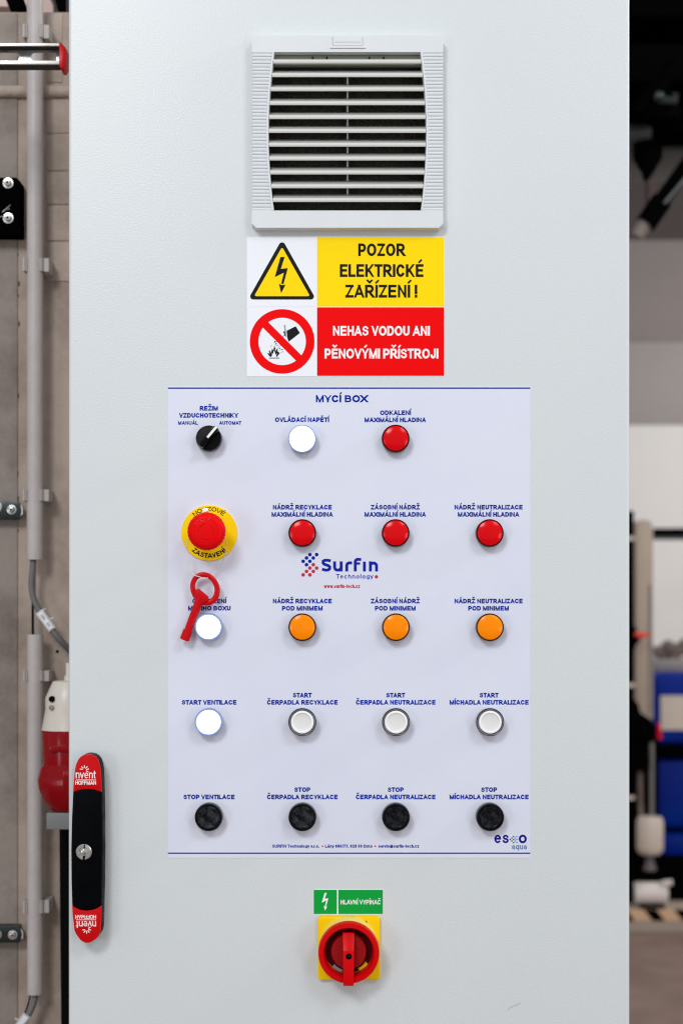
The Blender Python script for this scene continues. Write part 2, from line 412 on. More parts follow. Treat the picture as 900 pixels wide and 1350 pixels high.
def text(mb, s, x0, x1, cy, cap, y, bold=0.2, ls=0.115):
    """x0,x1,cy,cap in photograph pixels on the door plane"""
    H = cap * PX; ox = X(x0); oz = Z(cy) - H / 2
    return glyphs(mb, s, (x1 - x0) * PX, H, H * bold, y, lambda a, b: (ox + a, oz + b), ls)

def rect(px0, px1, py0, py1, r=0, n=4, y=0):
    x0, x1, z1, z0 = X(px0, y), X(px1, y), Z(py0, y), Z(py1, y); r *= PX
    if r <= 0: return [(x0, z0), (x1, z0), (x1, z1), (x0, z1)]
    out = []
    for cx, cz, a in ((x1 - r, z0 + r, -90), (x1 - r, z1 - r, 0), (x0 + r, z1 - r, 90), (x0 + r, z0 + r, 180)):
        out += arc(cx, cz, r, r, a, a + 90, n)
    return out
def pp(*pts): return [(X(a), Z(b)) for a, b in pts]
def circ(cx, cy, r, n=40): return [(X(cx) + r * PX * math.cos(2 * math.pi * k / n), Z(cy) + r * PX * math.sin(2 * math.pi * k / n)) for k in range(n)]

# ================================================================ SETTING
o = MB().add([(-14, -6, 0), (16, -6, 0), (16, 20, 0), (-14, 20, 0)], [[0, 1, 2, 3]]).build('floor', 'floor', kind='structure')

WY = 0.42   # face of the wall behind the cabinet on the left
wall = MB().box(-2.2, 0.10, WY, WY + 0.25, 0.0, Z(15, WY)).build('wall', 'wall', kind='structure', bevel=0.004)
# raised render strip left of the conduit and a shallow joint
x_j = X(24, WY)
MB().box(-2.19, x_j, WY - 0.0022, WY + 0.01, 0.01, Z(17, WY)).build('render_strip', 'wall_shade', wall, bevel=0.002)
# painted brick courses between conduit and cabinet
zb = Z(372, WY); 
rows = [Z(p, WY) for p in (372, 318.5, 270.5, 226, 177, 128)]
bx0, bx1 = X(62, WY), X(148, WY)
proto = None
for k in range(5):
    z0, z1 = rows[k] + 0.0008, rows[k + 1] - 0.0008
    for c in range(2):
        a, b = bx0 + c * 0.078, bx0 + c * 0.078 + 0.075
        if k % 2: a, b = a - (0.0 if c == 0 else 0.0), b
        MB().box(a, b, WY - 0.0016 - 0.0012 * random.random(), WY + 0.01, z0, z1).build('brick', 'brick', wall, bevel=0.002)
# courses above the horizontal pipe
for k, (p0, p1) in enumerate(((110, 62), (60, 17))):
    MB().box(bx0, X(83, WY), WY - 0.002, WY + 0.01, Z(p0, WY) + 0.001, Z(p1, WY) - 0.001).build('brick', 'brick', wall, bevel=0.002)
# drill hole
MB().lathe(P(76, 859, WY - 0.0005), [(0.0021, 0), (0, 0.0)], 16).build('drill_hole', 'black', wall)
# stains and dark nicks: small chips along the joint
m = MB()
for py in (336, 374, 390, 427, 522, 625, 658, 700):
    h = random.uniform(.002, .005); x = X(24.7, WY) + random.uniform(-.001, .001); z = Z(py, WY)
    m.prism([(x - .0008, z - h), (x + .0006, z - h * .6), (x + .001, z + h * .7), (x - .0004, z + h)], WY - 0.0012, WY + 0.002)
m.build('paint_chip', 'gasket', wall, kind='stuff')
# pale duct and things above the wall top
o = MB().box(-2.2, X(40, 0.75), 0.75, 0.95, Z(9, .75), Z(-60, .75)).build('air_duct', 'pinkish', bevel=0.004)
tag(o, 'pale pink grey duct above the top of the left wall', 'duct')
o = MB().prism([(X(a, .5), Z(b, .5)) for a, b in ((14, 14.6), (36, 14.6), (20, -30), (-4, -30))], 0.5, 0.53).build('slanted_brace', 'black_paint', bevel=0.002)
tag(o, 'black slanted flat brace on the wall top at the far left, left of the conduit', 'brace', 'slanted braces on the wall top')
o = MB().prism([(X(a, .5), Z(b, .5)) for a, b in ((77, 14.6), (83, 14.6), (83, -30), (63, -30))], 0.5, 0.53).build('slanted_brace', 'black_paint', bevel=0.002)
tag(o, 'black slanted flat brace on the wall top between conduit and cabinet', 'brace', 'slanted braces on the wall top')
# horizontal painted pipe
o = MB().tube([(-2.0, WY - .004, Z(122, WY)), (X(112, WY), WY - .004, Z(122, WY))], 0.008, 14).build('wall_pipe', 'brick')
tag(o, 'thin cream painted pipe running level along the wall under the slotted rail', 'pipe')

# conduits
CY = WY - 0.030
def conduit(px, p0, p1, label):
    r = 10.5 * sc(CY)
    c = (X(px, CY), CY, Z(p1, CY))
    h = Z(p0, CY) - Z(p1, CY)
    t_ = MB().lathe(c, [(r * .86, 0.03), (r * .86, 0.0), (r, 0.0), (r, h), (r * .86, h), (r * .86, h - .03)], 40, 'z').build('conduit_pipe', 'conduit', origin=c)
    return tag(t_, label, 'conduit', 'grey plastic conduits on the left wall')
conduit(46.5, -60, 738, 'upper grey plastic conduit pipe running from the top down the left wall')
conduit(46.8, 836.5, 1310, 'lower grey plastic conduit pipe below the grey cable bend on the left wall')
def clip(px, p0, p1, label):
    y = CY; r = 10.5 * sc(y); cx = X(px, y); z0, z1 = Z(p1, y), Z(p0, y)
    m = MB()
    # saddle: open C round the pipe, jaws showing either side, plus a foot to the wall
    ro, ri = r + .0028, r + .0004
    pts = arc(cx, y, ro, ro, -38, 218, 22); pin = arc(cx, y, ri, ri, -38, 218, 22)[::-1]
    poly = pts + pin; n = len(poly)
    m.add([(a, b, z0) for a, b in poly] + [(a, b, z1) for a, b in poly],
          [[i, (i + 1) % n, (i + 1) % n + n, i + n] for i in range(n)] +
          [[i, i + 1, n - 2 - i, n - 1 - i] for i in range(n // 2 - 1)] + [[i + n, i + 1 + n, n - 2 - i + n, n - 1 - i + n] for i in range(n // 2 - 1)])
    m.box(cx - r - .0042, cx - r - .0012, y - .008, WY - .0006, z0, z1)
    m.box(cx + r * .86, cx + r + .0085, y - .004, WY - .0006, z0, z1)
    m.box(cx + r * .72, cx + r * .86 + .0005, y - .0085, y - .0015, z0, z1)
    o = m.build('conduit_clip', 'clip', bevel=.0004, seg=1)
    return tag(o, label, 'pipe clip', 'clips holding the grey conduits')
clip(46.5, 34, 52, 'grey plastic pipe clip on the upper conduit just above the slotted rail')
clip(46.5, 341, 359, 'grey plastic pipe clip on the upper conduit below the black plate')
clip(46.5, 645.5, 661, 'grey plastic pipe clip nearest the open lower end of the upper conduit')
clip(46.8, 884, 898, 'grey plastic pipe clip on the lower conduit beside the top of the red plug')
clip(46.8, 1186, 1203, 'grey plastic pipe clip on the lower conduit above the lowest metal bracket')

# cables
def smooth(pts, n=8):
    V = [Vector(p) for p in pts]; out = []
    for i in range(len(V) - 1):
        p0, p1, p2, p3 = V[max(i - 1, 0)], V[i], V[i + 1], V[min(i + 2, len(V) - 1)]
        for k in range(n):
            t = k / n
            out.append(0.5 * ((2 * p1) + (-p0 + p2) * t + (2 * p0 - 5 * p1 + 4 * p2 - p3) * t * t + (-p0 + 3 * p1 - 3 * p2 + p3) * t ** 3))
    return out + [V[-1]]
cab = smooth([P(44.5, 715, CY), P(44, 745, CY), P(42, 772, CY), P(47, 795, CY), P(62, 820, CY), P(78, 842, CY), P(97, 861, CY + .02), P(130, 890, CY + .06)])
o = MB().tube(cab, 4.2 * sc(CY), 14).build('grey_cable', 'cable')
tag(o, 'grey cable bending out of the upper conduit towards the cabinet', 'cable')
cab = smooth([P(44, 700, CY + .006), P(43.5, 780, CY + .006), P(43.8, 850, CY + .006)])
o = MB().tube(cab, 1.6 * sc(CY), 10).build('thin_cable', 'black')
tag(o, 'thin dark wire passing straight between the two conduits', 'cable')
o = MB().tube([P(46.6, 700, CY + .008), P(46.6, 850, CY + .008)], 1.2 * sc(CY), 10).build('thin_cable', 'conduit')
tag(o, 'thin pale wire passing straight between the two conduits', 'cable')
cab = smooth([P(47, 1290, CY), P(47, 1312, CY), P(42, 1330, CY - .002), P(32, 1348, CY - .004), P(18, 1372, CY - .004), P(5, 1400, CY)])
o = MB().tube(cab, 4.0 * sc(CY), 14).build('grey_cable', 'cable')
tag(o, 'grey cable leaving the bottom end of the lower conduit', 'cable')
cab = smooth([P(41, 1290, CY), P(40.5, 1312, CY), P(34, 1334, CY - .002), P(24, 1354, CY - .004)])
o = MB().tube(cab, 1.1 * sc(CY), 10).build('thin_cable', 'black')
tag(o, 'thin black wire leaving the bottom end of the lower conduit', 'cable')

def cable_tag(c, ang, length, wid, label):
    y = CY - .0075; s_ = sc(y); ca, sa = math.cos(R(ang)), math.sin(R(ang))
    def q(u, v): return (X(c[0], y) + (u * ca - v * sa) * s_, Z(c[1], y) + (u * sa + v * ca) * s_)
    body = MB().prism([q(-length / 2, -wid / 2), q(length / 2, -wid / 2), q(length / 2, wid / 2), q(-length / 2, wid / 2)], y, y + .004)
    body.tube([(q(-length / 2 + 2, -wid / 2 + 1)[0], y + .004, q(-length / 2 + 2, -wid / 2 + 1)[1]), (q(-length / 2 + 2, wid / 2 + 4)[0], y + .003, q(-length / 2 + 2, wid / 2 + 4)[1])], .0012, 8)
    body.tube([(q(length * .1, -wid / 2 + 1)[0], y + .004, q(length * .1, 0)[1]), (q(length * .1, wid / 2 + 5)[0], y + .003, q(length * .1, wid / 2 + 5)[1])], .0016, 8)
    o = body.build('cable_tag', 'tag', bevel=.0006); tag(o, label, 'tag', 'clear tags on the grey cables')
    MB().prism([q(-length / 2 + 2, -wid / 2 + 2), q(length / 2 - 2, -wid / 2 + 2), q(length / 2 - 2, wid / 2 - 2.4), q(-length / 2 + 2, wid / 2 - 2.4)], y - .0006, y + .0002).build('paper_insert', 'label_white', o)
    return o
tg = cable_tag((60.5, 818), -54, 30, 11, 'clear cable tag with white insert on the cable below the upper conduit')
m = MB()
# dark print on the tag: worn marks
y = CY - .0075; s_ = sc(y); ca, sa = math.cos(R(-54)), math.sin(R(-54))
for u, l_ in ((-9, 1.2), (-7, 1.4), (-5, 1.2), (-3, 1.2), (4, 1.3), (6, 1.2), (8, 1.2)):
    q = lambda a, b: (X(60.5, y) + (a * ca - b * sa) * s_, Z(818, y) + (a * sa + b * ca) * s_)
    m.flat([q(u, -1.8), q(u + l_, -1.8), q(u + l_, 1.6), q(u, 1.6)], y - .0008)
m.build('worn_print', 'print_grey', tg, flat=True)
cable_tag((26, 1352), 55, 34, 11, 'clear cable tag on the cable below the lower conduit, cut by the bottom edge')

# slotted mounting rail with red end cap
RY = 0.20
rail = empty('mounting_rail', P(40, 74, RY)); tag(rail, 'galvanised slotted mounting rail with a red end cap at the upper left', 'rail')
x0, x1 = X(-60, RY), X(79.5, RY)
m = MB()
zt, zbm = Z(57, RY), Z(84.5, RY)
m.box(x0, x1, RY, RY + .0025, Z(60.5, RY), zt)                       # top lip
m.box(x0, x1, RY, RY + .0025, zbm, Z(80, RY)); m.box(x0, x1, RY + .0005, RY + .0024, zbm - .0001 - .0001, zbm)                        # bottom lip
m.build('rail_lip', 'galv', rail, bevel=.0005)
MB().box(x0, x1, RY + .0026, RY + .021, zt - .0018, zt).build('flange', 'shaded_flange', rail)
MB().box(x0, x1, RY + .0026, RY + .021, zbm - .0001, zbm + .0018).build('flange', 'shaded_flange', rail)
m = MB()                                                             # back web with long slots
yb = RY + .021; zA, zB = zt, zbm
sl0, sl1 = Z(70.5, yb), Z(80, yb)
m.box(x0, x1, yb - .002, yb, sl0 + .0005, zA)

def web(xa, xb):
    rr = (sl0 - sl1 + .002) / 2; cz = (sl0 + sl1 - .001) / 2
    pts = [(xa, sl0 + .0005)] + [(xa + rr * .8 * math.cos(R(a)), cz + rr * math.sin(R(a))) for a in range(80, -81, -20)] + [(xa, sl1 - .0015), (xb, sl1 - .0015)] + \
          [(xb - rr * .8 * math.cos(R(a)), cz + rr * math.sin(R(a))) for a in range(-80, 81, 20)] + [(xb, sl0 + .0005)]
    m.prism(pts, yb - .0022, yb - .0001)
web(X(22, yb), X(46, yb)); web(X(-38, yb), X(-14, yb)); m.box(X(75, yb), x1, yb - .0022, yb - .0001, sl1 - .0015, sl0 + .0005)
m.build('slotted_web', 'galv', rail)
MB().prism([(X(a, RY), Z(b, RY)) for a, b in ((78.5, 56.5), (80.5, 56.5), (87, 63), (87, 85), (84, 90.5), (80, 90.5), (78.5, 86))], RY - .002, RY + .024).build('end_cap', 'key_red', rail, bevel=.0012, label='red plastic end cap')

# black plate with two screws
PY = WY - .03
pl = empty('black_plate', P(0, 272, PY)); tag(pl, 'scratched black steel plate with two bolts at the left edge', 'plate')
MB().prism([(X(a, PY), Z(b, PY)) for a, b in ((-70, 234), (22, 234), (27, 239), (27, 310), (-70, 309))], PY, PY + .028).build('plate_body', 'black_paint', pl, bevel=.001)
m = MB()
for pts in (((3, 279), (14, 270), (14.4, 270.6), (4, 280.4)), ((10, 277), (13, 274), (13.3, 274.4), (10.4, 277.4)), ((0, 286), (3, 284), (3, 285.2), (0, 287))):
    m.flat([(X(a, PY), Z(b, PY)) for a, b in pts], PY - .0002)
m.build('scratch_mark', 'scratch', pl, flat=True)
def bolt(px, py, y, r, parent, mt='metal'):
    c = P(px, py, y); r *= sc(y)
    o = MB().lathe(c, [(r, 0), (r, .0016), (r * .72, .0018), (r * .68, .0026), (r * .66, .005), (r * .5, .0062), (r * .3, .0064), (r * .3, .0035), (0, .0035)], 32).build('bolt', mt, parent, origin=c)
    # hex socket floor
    MB().lathe((c[0], c[1] - .0036, c[2]), [(r * .28, 0), (0, .0001)], 6).build('hex_socket', 'black', o)
    return o
bolt(11.3, 241.8, PY, 6.8, pl); bolt(11.5, 288, PY, 6.8, pl)

def bracket(name, py0, py1, px1, bx, by, label, extra):
    y = WY - .02
    e = empty(name, P(5, (py0 + py1) / 2, y)); tag(e, label, 'bracket')
    n = [(X(-70, y), Z(py1, y)), (X(px1 - 6, y), Z(py1, y)), (X(px1 - 3, y), Z(py1 - 4, y)), (X(px1, y), Z((py0 + py1) / 2 + 4, y)), (X(px1, y), Z((py0 + py1) / 2 - 4, y)), (X(px1 - 3, y), Z(py0 + 4, y)), (X(px1 - 6, y), Z(py0, y)), (X(-70, y), Z(py0 - .5, y))]
    MB().prism(n, y, y + .004).build('bracket_plate', 'metal_dark', e, bevel=.0007)
    MB().prism([(X(px1 - 3.5, y), Z(py1 - 4, y)), (X(px1 - .8, y), Z((py0 + py1) / 2 + 4, y)), (X(px1 - .8, y), Z((py0 + py1) / 2 - 4, y)), (X(px1 - 4, y), Z(py0 + 2, y)), (X(px1 - 2.3, y), Z((py0 + py1) / 2, y))], y - .0014, y).build('rolled_edge', 'galv', e)
    MB().box(X(-70, y), X(px1 - 8, y), y + .004, WY - .001, Z(py0 + 6, y), Z(py0, y)).build('bracket_flange', 'metal_dark', e)
    bolt(bx, by, y, 6.2, e)
    bolt(extra[0], extra[1], y, extra[2], e)
bracket('wall_bracket', 661.5, 685, 31.5, 16, 672, 'zinc wall bracket with bolts beside the lower end of the upper conduit', (-6, 668, 9))
bracket('wall_bracket', 1221, 1243, 32, 17.5, 1232.3, 'dark zinc wall bracket with bolts beside the bottom of the lower conduit', (-3, 1232, 6))

# red plug on the wall, half hidden by the cabinet
QY = 0.30
plug = empty('power_plug', P(90, 990, QY)); tag(plug, 'red and grey industrial power plug in its socket half hidden behind the cabinet', 'plug')
c = (X(91, QY), QY, Z(1070, QY)); u = sc(QY)
MB().lathe(c, [(36 * u, 108 * u), (34 * u, 118 * u), (31 * u, 135 * u), (31 * u, 150 * u), (21 * u, 172 * u), (13 * u, 173 * u), (0, 173 * u)], 14, 'z').build('grey_shell', 'plug_grey', plug, bevel=.001)
MB().lathe(c, [(33 * u, 60 * u), (35 * u, 106 * u), (34 * u, 109 * u), (0, 109 * u)], 40, 'z').build('red_collar', 'plug_red', plug)
MB().lathe(c, [(14 * u, -1 * u), (24 * u, 3 * u), (34 * u, 15 * u), (40 * u, 30 * u), (41.5 * u, 42 * u), (38 * u, 56 * u), (31 * u, 68 * u), (29 * u, 71 * u), (0, 72 * u)], 12, 'z').build('red_socket_lid', 'plug_red', plug, bevel=.0008)
MB().box(X(72, QY), X(100, QY), QY - .034, QY - .028, Z(989, QY), Z(980, QY)).build('lid_latch', 'plug_red', plug, bevel=.0015)
MB().box(X(65, QY), X(125, QY), QY - .02, WY - .001, Z(1091, QY), Z(1069, QY)).build('socket_base', 'plug_dark', plug, bevel=.002)
cc = P(69, 921.5, QY - .024)
MB().lathe(cc, [(4 * u, 0), (4 * u, .003), (3 * u, .0038), (0, .002)], 20).build('clamp_hole', 'black', plug)
cc = P(68.5, 932.5, QY - .024)
MB().lathe(cc, [(3.2 * u, 0), (3.2 * u, .0035), (2.5 * u, .004), (1.2 * u, .0025), (0, .0025)], 20).build('clamp_screw', 'metal', plug)
MB().lathe((X(92, QY), QY, Z(900, QY)), [(7 * u, 0), (7 * u, 9 * u), (5 * u, 10 * u), (5 * u, 26 * u), (0, 26 * u)], 24, 'z').build('cable_gland', 'plug_grey', plug)
cab = smooth([P(90, 1085, .36), P(90.5, 1130, .36), P(91, 1200, .36), P(92, 1300, .36), P(93, 1400, .36), P(94, 1480, .36)])
o = MB().tube(cab, 11.5 * sc(.36), 20).build('black_hose', 'black')
tag(o, 'thick black hose hanging under the red plug along the cabinet edge', 'hose')

# ================================================================ CABINET
cb = empty('control_cabinet', (0, 0, 0.1))
tag(cb, 'tall light grey electrical control cabinet with push buttons and signal lights on its door', 'control cabinet')
xl, xr = X(90.5), X(829.5)
MB().box(xl + .006, xr - .006, 0.0225, 0.40, 0.1, 2.05).build('cabinet_body', 'door_edge', cb, bevel=.003)
MB().box(xl + .02, xr - .02, 0.04, 0.38, 0.0, 0.1).build('plinth', 'black_paint', cb, bevel=.002)
MB().box(xl + .012, xr - .012, 0.0185, 0.0226, 0.13, 2.02).build('door_gasket', 'gasket', cb)
m = MB(); gx_ = [xl, X(352), X(564), xr]; gz_ = [0.115, Z(280), Z(66), 2.035]
for yy_ in (0.0, 0.0185):
    m.v += [(a, yy_, b) for b in gz_ for a in gx_]
for i in range(3):
    for j in range(3):
        if i == j == 1: continue
        k_ = i * 4 + j
        m.f += [[k_, k_ + 1, k_ + 5, k_ + 4], [k_ + 16, k_ + 20, k_ + 21, k_ + 17]]
for a, b in [(0, 1), (1, 2), (2, 3), (3, 7), (7, 11), (11, 15), (15, 14), (14, 13), (13, 12), (12, 8), (8, 4), (4, 0), (5, 9), (9, 10), (10, 6), (6, 5)]:
    m.f.append([a, b, b + 16, a + 16])
door = m.build('door', 'door', cb, bevel=.0042, seg=5)
# small scuffs on the paint
m = MB()
ribbon(m, [(X(668.5), Z(1331.5)), (X(672), Z(1328.5)), (X(676), Z(1326.2)), (X(680), Z(1325.6)), (X(685.5), Z(1322))], .5 * PX, -.0002)
for px, py in ((410, 600), (99, 450), (124, 432)):
    m.flat([(X(px), Z(py)), (X(px + 1.2), Z(py + .2)), (X(px + 1), Z(py + 1))], -.0002)
m.build('paint_scuff', 'print_grey', door, flat=True, kind='stuff')

# ---- ventilation grille
HV = .0125
X0_, Z0_ = X, Z
def X(px, y=None): return X0_(px, -HV if y is None else y)
def Z(py, y=None): return Z0_(py, -HV if y is None else y)
def barrel(py):
    t_ = (py - 175) / 104
    inset = 7.5 * abs(t_) ** 1.9
    return 354 + inset, 561.5 - inset
vent = None
m = MB()
x0, x1 = 331.5, 584.5; e = 2.0
rowsy = [69.0]; hs = [HV]
pitch = 4.62; py = 69.0; k = 0
prof = []
while py < 276.5:
    prof += [(py + .2, 0.0), (py + .9, -.0011), (py + pitch - 1.2, 0.0003), (py + pitch - .2, 0.0)]
    py += pitch
prof = [(68.5, 0)] + prof + [(277.5, 0)]
for side in (0, 1):
    grid = []
    for py, dh in prof:
        bl, br = barrel(min(max(py, 69), 277))
        xi = bl if side == 0 else br; xo = x0 if side == 0 else x1; sg = 1 if side == 0 else -1
        h = HV + dh
        grid.append([(X(xo), 0, Z(py)), (X(xo + sg * .6), -HV + .002, Z(py)), (X(xo + sg * 1.2), -h, Z(py)), (X(xi - sg * 3.2), -h, Z(py)), (X(xi - sg * 2.6), -HV - .0003, Z(py)), (X(xi - sg * .6), -HV - .0003, Z(py)), (X(xi), -HV + .0012, Z(py)), (X(xi), .004, Z(py))])
    nc = len(grid[0])
    m.add([p for g in grid for p in g], [[r * nc + c, r * nc + c + 1, (r + 1) * nc + c + 1, (r + 1) * nc + c] for r in range(len(grid) - 1) for c in range(nc - 1)])
# top and bottom bars with chamfered corners
def bar(outer, inner):
    m.prism(pp(*outer), 0, -HV, pp(*inner))
bar([(x0, 68.5), (x0, 51), (x0 + 5, 46), (x1 - 5, 46), (x1, 51), (x1, 68.5)], [(x0 + .6, 68.5), (x0 + .6, 51.5), (x0 + 5.4, 46.8), (x1 - 5.4, 46.8), (x1 - .6, 51.5), (x1 - .6, 68.5)])
bar([(x0, 277.5), (x0, 295.5), (x0 + 6, 301.2), (x1 - 6, 301.2), (x1, 295.5), (x1, 277.5)], [(x0 + .6, 277.5), (x0 + .6, 294.8), (x0 + 6.4, 300.2), (x1 - 6.4, 300.2), (x1 - .6, 294.8), (x1 - .6, 277.5)])
vent = m.build('ventilation_grille', 'vent', cb, origin=P(458, 175), angle=25, label='square light grey plastic ventilation grille with ribbed sides')
MB().box(X(352), X(564), .0150, .0165, Z(279), Z(67)).build('filter_fleece', 'filter', vent)
# louvre slats
ys = [80.4, 98.4, 117, 135.4, 153.8, 172, 190.2, 208.4, 226.8, 245, 263.2]
for k, py in enumerate(ys):
    bl, br = barrel(py)
    prof = [(-HV + .0008, 2.9), (-HV + .0001, 1.8), (-HV + .0001, -1.2), (-HV + .0012, -2.6), (-HV + .003, -3.2), (.0035, -12.2), (.0045, -12.4), (.0045, -11.2), (-HV + .0036, -1.6), (-HV + .0034, 1.9)]
    if k == 0: prof = prof[:5] + [(-HV + .0036, -2.6), (-HV + .0034, 1.9)]
    n = len(prof); vs = []
    for px, in ((bl + .2,), (br - .2,)):
        for yy, dz in prof: vs.append((X(px), yy, Z(py + dz)))
    MB().add(vs, [list(range(n)), list(range(2 * n - 1, n - 1, -1))] + [[i, (i + 1) % n, (i + 1) % n + n, i + n] for i in range(n)]).build('slat', 'slat', vent, angle=50)
# top ledge behind the first slat, with two clips
MB().box(X(361), X(555), -.004, .004, Z(82), Z(69.5)).build('top_ledge', mat('olive_grey_plastic', (128, 132, 118), .5), vent)
for a in (411, 486):
    MB().prism(pp((a, 71.5), (a, 76.5), (a + 20.5, 76.5), (a + 20.5, 71.5), (a + 18.8, 71.5), (a + 18.8, 75), (a + 1.7, 75), (a + 1.7, 71.5)), -.0052, -.004).build('snap_clip', 'black', vent)
MB().box(X(456.7), X(459.3), .0050, .0100, Z(258), Z(92)).build('centre_strut', 'slat', vent)
nameplate = MB().prism(pp((439.2, 60.2), (477.6, 60.2), (477.6, 48.2), (439.2, 48.2)), -HV, -HV - .0006).build('name_plate', 'vent', vent, bevel=.0002, seg=1)
m = MB(); m.prism(pp((435, 63.6), (481.8, 63.6), (479.4, 60.9), (437.6, 60.9)), -HV, -HV - .0012); m.box(X(437.8), X(438.6), -HV - .0009, -HV, Z(61), Z(48)); m.box(X(478.2), X(479), -HV - .0009, -HV, Z(61), Z(48))
m.build('release_tab', 'vent', vent)
m = MB()
for k in range(11):
    a = 441.3 + k * 3.15; h = 1.5 + .4 * math.sin(k * 2.2)
    m.prism(pp((a, 54.6 + h), (a + 2.2, 54.6 + h), (a + 2.2, 54.6 - h), (a + .7, 54.6 - h)), -HV - .0006, -HV - .0010)
m.build('relief_marks', 'vent', vent)

X, Z = X0_, Z0_

# ---- warning sticker
T = 0.0003
ws = MB().prism(rect(325.5, 585.5, 312.3, 496.2, 1), 0, -T).build('warning_sticker', 'label_white', cb, origin=P(455, 404), label='rectangular warning sticker with yellow and red text fields')
MB().flat(rect(417.8, 584.9, 313, 404.4), -T - 6e-5).build('yellow_field', 'yellow', ws, flat=True)
MB().flat(rect(417.8, 584.9, 405.2, 495.6), -T - 6e-5).build('red_field', 'redv', ws, flat=True)
MB().flat(rect(327.5, 416.5, 404.2, 404.8), -T - 6e-5).build('fold_line', 'sheet', ws, flat=True)
def roundtri(ax, ay, bx, by, cx, cy, r, y, name, mt):
    m = MB(); pts = []
    P3 = [Vector((X(ax), Z(ay))), Vector((X(bx), Z(by))), Vector((X(cx), Z(cy)))]
    r *= PX
    for i in range(3):
        p, q, s2 = P3[i - 1], P3[i], P3[(i + 1) % 3]
        d1 = (p - q).normalized(); d2 = (s2 - q).normalized(); half = d1.angle(d2) / 2
        c = q + (d1 + d2).normalized() * (r / math.sin(half))
        n1 = q + d1 * (r / math.tan(half)); n2 = q + d2 * (r / math.tan(half))
        a1 = math.atan2(n1.y - c.y, n1.x - c.x); a2 = math.atan2(n2.y - c.y, n2.x - c.x)
        da = (a2 - a1 + math.pi) % (2 * math.pi) - math.pi
        pts += [(c.x + r * math.cos(a1 + da * k / 6), c.y + r * math.sin(a1 + da * k / 6)) for k in range(7)]
    return m.flat(pts, y).build(name, mt, ws, flat=True)
roundtri(371.8, 315.2, 326.8, 395, 416.8, 395, 4.2, -T - 6e-5, 'triangle_border', 'print_black')
roundtri(371.8, 325.6, 335.0, 390.6, 408.6, 390.6, 1.6, -T - 12e-5, 'triangle_field', 'yellow')
def zbolt(parent, tr, y, mt, name='lightning_bolt'):
    m = MB()
    m.flat([tr(*p) for p in ((369.6, 339), (375.2, 339), (370.2, 354.6), (379.4, 353.6), (373.6, 375.0), (370.6, 374.0), (374.2, 359.6), (362.2, 365.6))], y)
    m.flat([tr(*p) for p in ((367.6, 374.2), (371.6, 376), (376.4, 375.4), (370.6, 386.6))], y - 1e-5)
    return m.build(name, mt, parent, flat=True)
zbolt(ws, lambda a, b: (X(a), Z(b)), -T - 18e-5, 'print_black')
m = MB(); yT = -T - 12e-5
text(m, 'POZOR', 472, 533.6, 329.4, 16.6, yT, .20, .13)
text(m, 'ELEKTRICKÉ', 447.8, 557.8, 356.8, 16.8, yT, .20, .13)
text(m, 'ZAŘÍZENÍ !', 455, 549.4, 384, 17.0, yT, .20, .13)
m.build('lettering', 'print_black', ws, flat=True)
m = MB()
text(m, 'NEHAS VODOU ANI', 438.8, 566, 436.2, 12.8, yT, .2, .12)
text(m, 'PĚNOVÝMI PŘÍSTROJI', 427.8, 577.2, 466.2, 13.0, yT, .2, .12)
m.build('lettering', 'print_white', ws, flat=True)
# prohibition sign
cx, cy = 371.9, 450.2
m = MB(); n = 64
oc, ic = circ(cx, cy, 42.6, n), circ(cx, cy, 31.2, n)
m.add([(a, -T - 6e-5, b) for a, b in oc] + [(a, -T - 6e-5, b) for a, b in ic], [[i, (i + 1) % n, (i + 1) % n + n, i + n] for i in range(n)])
dd = 5.0 / math.sqrt(2)
q = 24.5
m.flat(pp((cx - q - dd, cy - q + dd), (cx + q - dd, cy + q + dd), (cx + q + dd, cy + q - dd), (cx - q + dd, cy - q - dd)), -T - 20e-5)
m.build('prohibition_ring', 'redv', ws, flat=True)
f9 = lambda a, b: (X(320 + a / 9), Z(400 + b / 9))
m = MB()
m.flat([f9(*p) for p in ((520, 325), (628, 272), (678, 352), (545, 455), (528, 410))], -T - 8e-5)
m.flat([f9(*p) for p in ((480, 335), (500, 330), (520, 400), (497, 385))], -T - 8e-5)
m.flat([f9(*p) for p in ((470, 388), (500, 378), (502, 384), (472, 394))], -T - 8e-5)
# flames
m.flat([f9(*p) for p in ((330, 640), (305, 612), (290, 583), (312, 595), (322, 606), (310, 570), (318, 552), (336, 590), (342, 560), (350, 530), (362, 560), (375, 500), (388, 535), (384, 575), (402, 545), (415, 525), (414, 570), (440, 590), (424, 612), (402, 640), (396, 620), (408, 590), (388, 610), (384, 585), (366, 560), (360, 600), (346, 590), (348, 620))], -T - 9e-5)
m.flat([f9(*p) for p in ((312, 644), (434, 644), (434, 654), (312, 654))], -T - 9e-5)
for (a, b, c2) in ((380, 455, 12), (395, 475, 10), (388, 490, 7), (410, 497, 9), (425, 518, 8), (445, 505, 6), (440, 535, 9), (460, 550, 9), (475, 575, 7), (455, 585, 6), (435, 560, 5), (402, 455, 6), (345, 495, 5), (332, 512, 5), (478, 545, 5)):
    m.flat([f9(a - c2, b + c2 * .4), f9(a - c2 * .2, b + c2 * .9), f9(a + c2, b + c2 * .1), f9(a + c2 * .3, b - c2)], -T - 10e-5)
m.build('bucket_and_fire_symbol', 'print_black', ws, flat=True)
m = MB(); m.flat([f9(*p) for p in ((488, 262), (494, 252), (506, 258), (520, 392), (508, 400))], -T - 12e-5)
m.build('water_bucket_handle', 'print_grey', ws, flat=True)

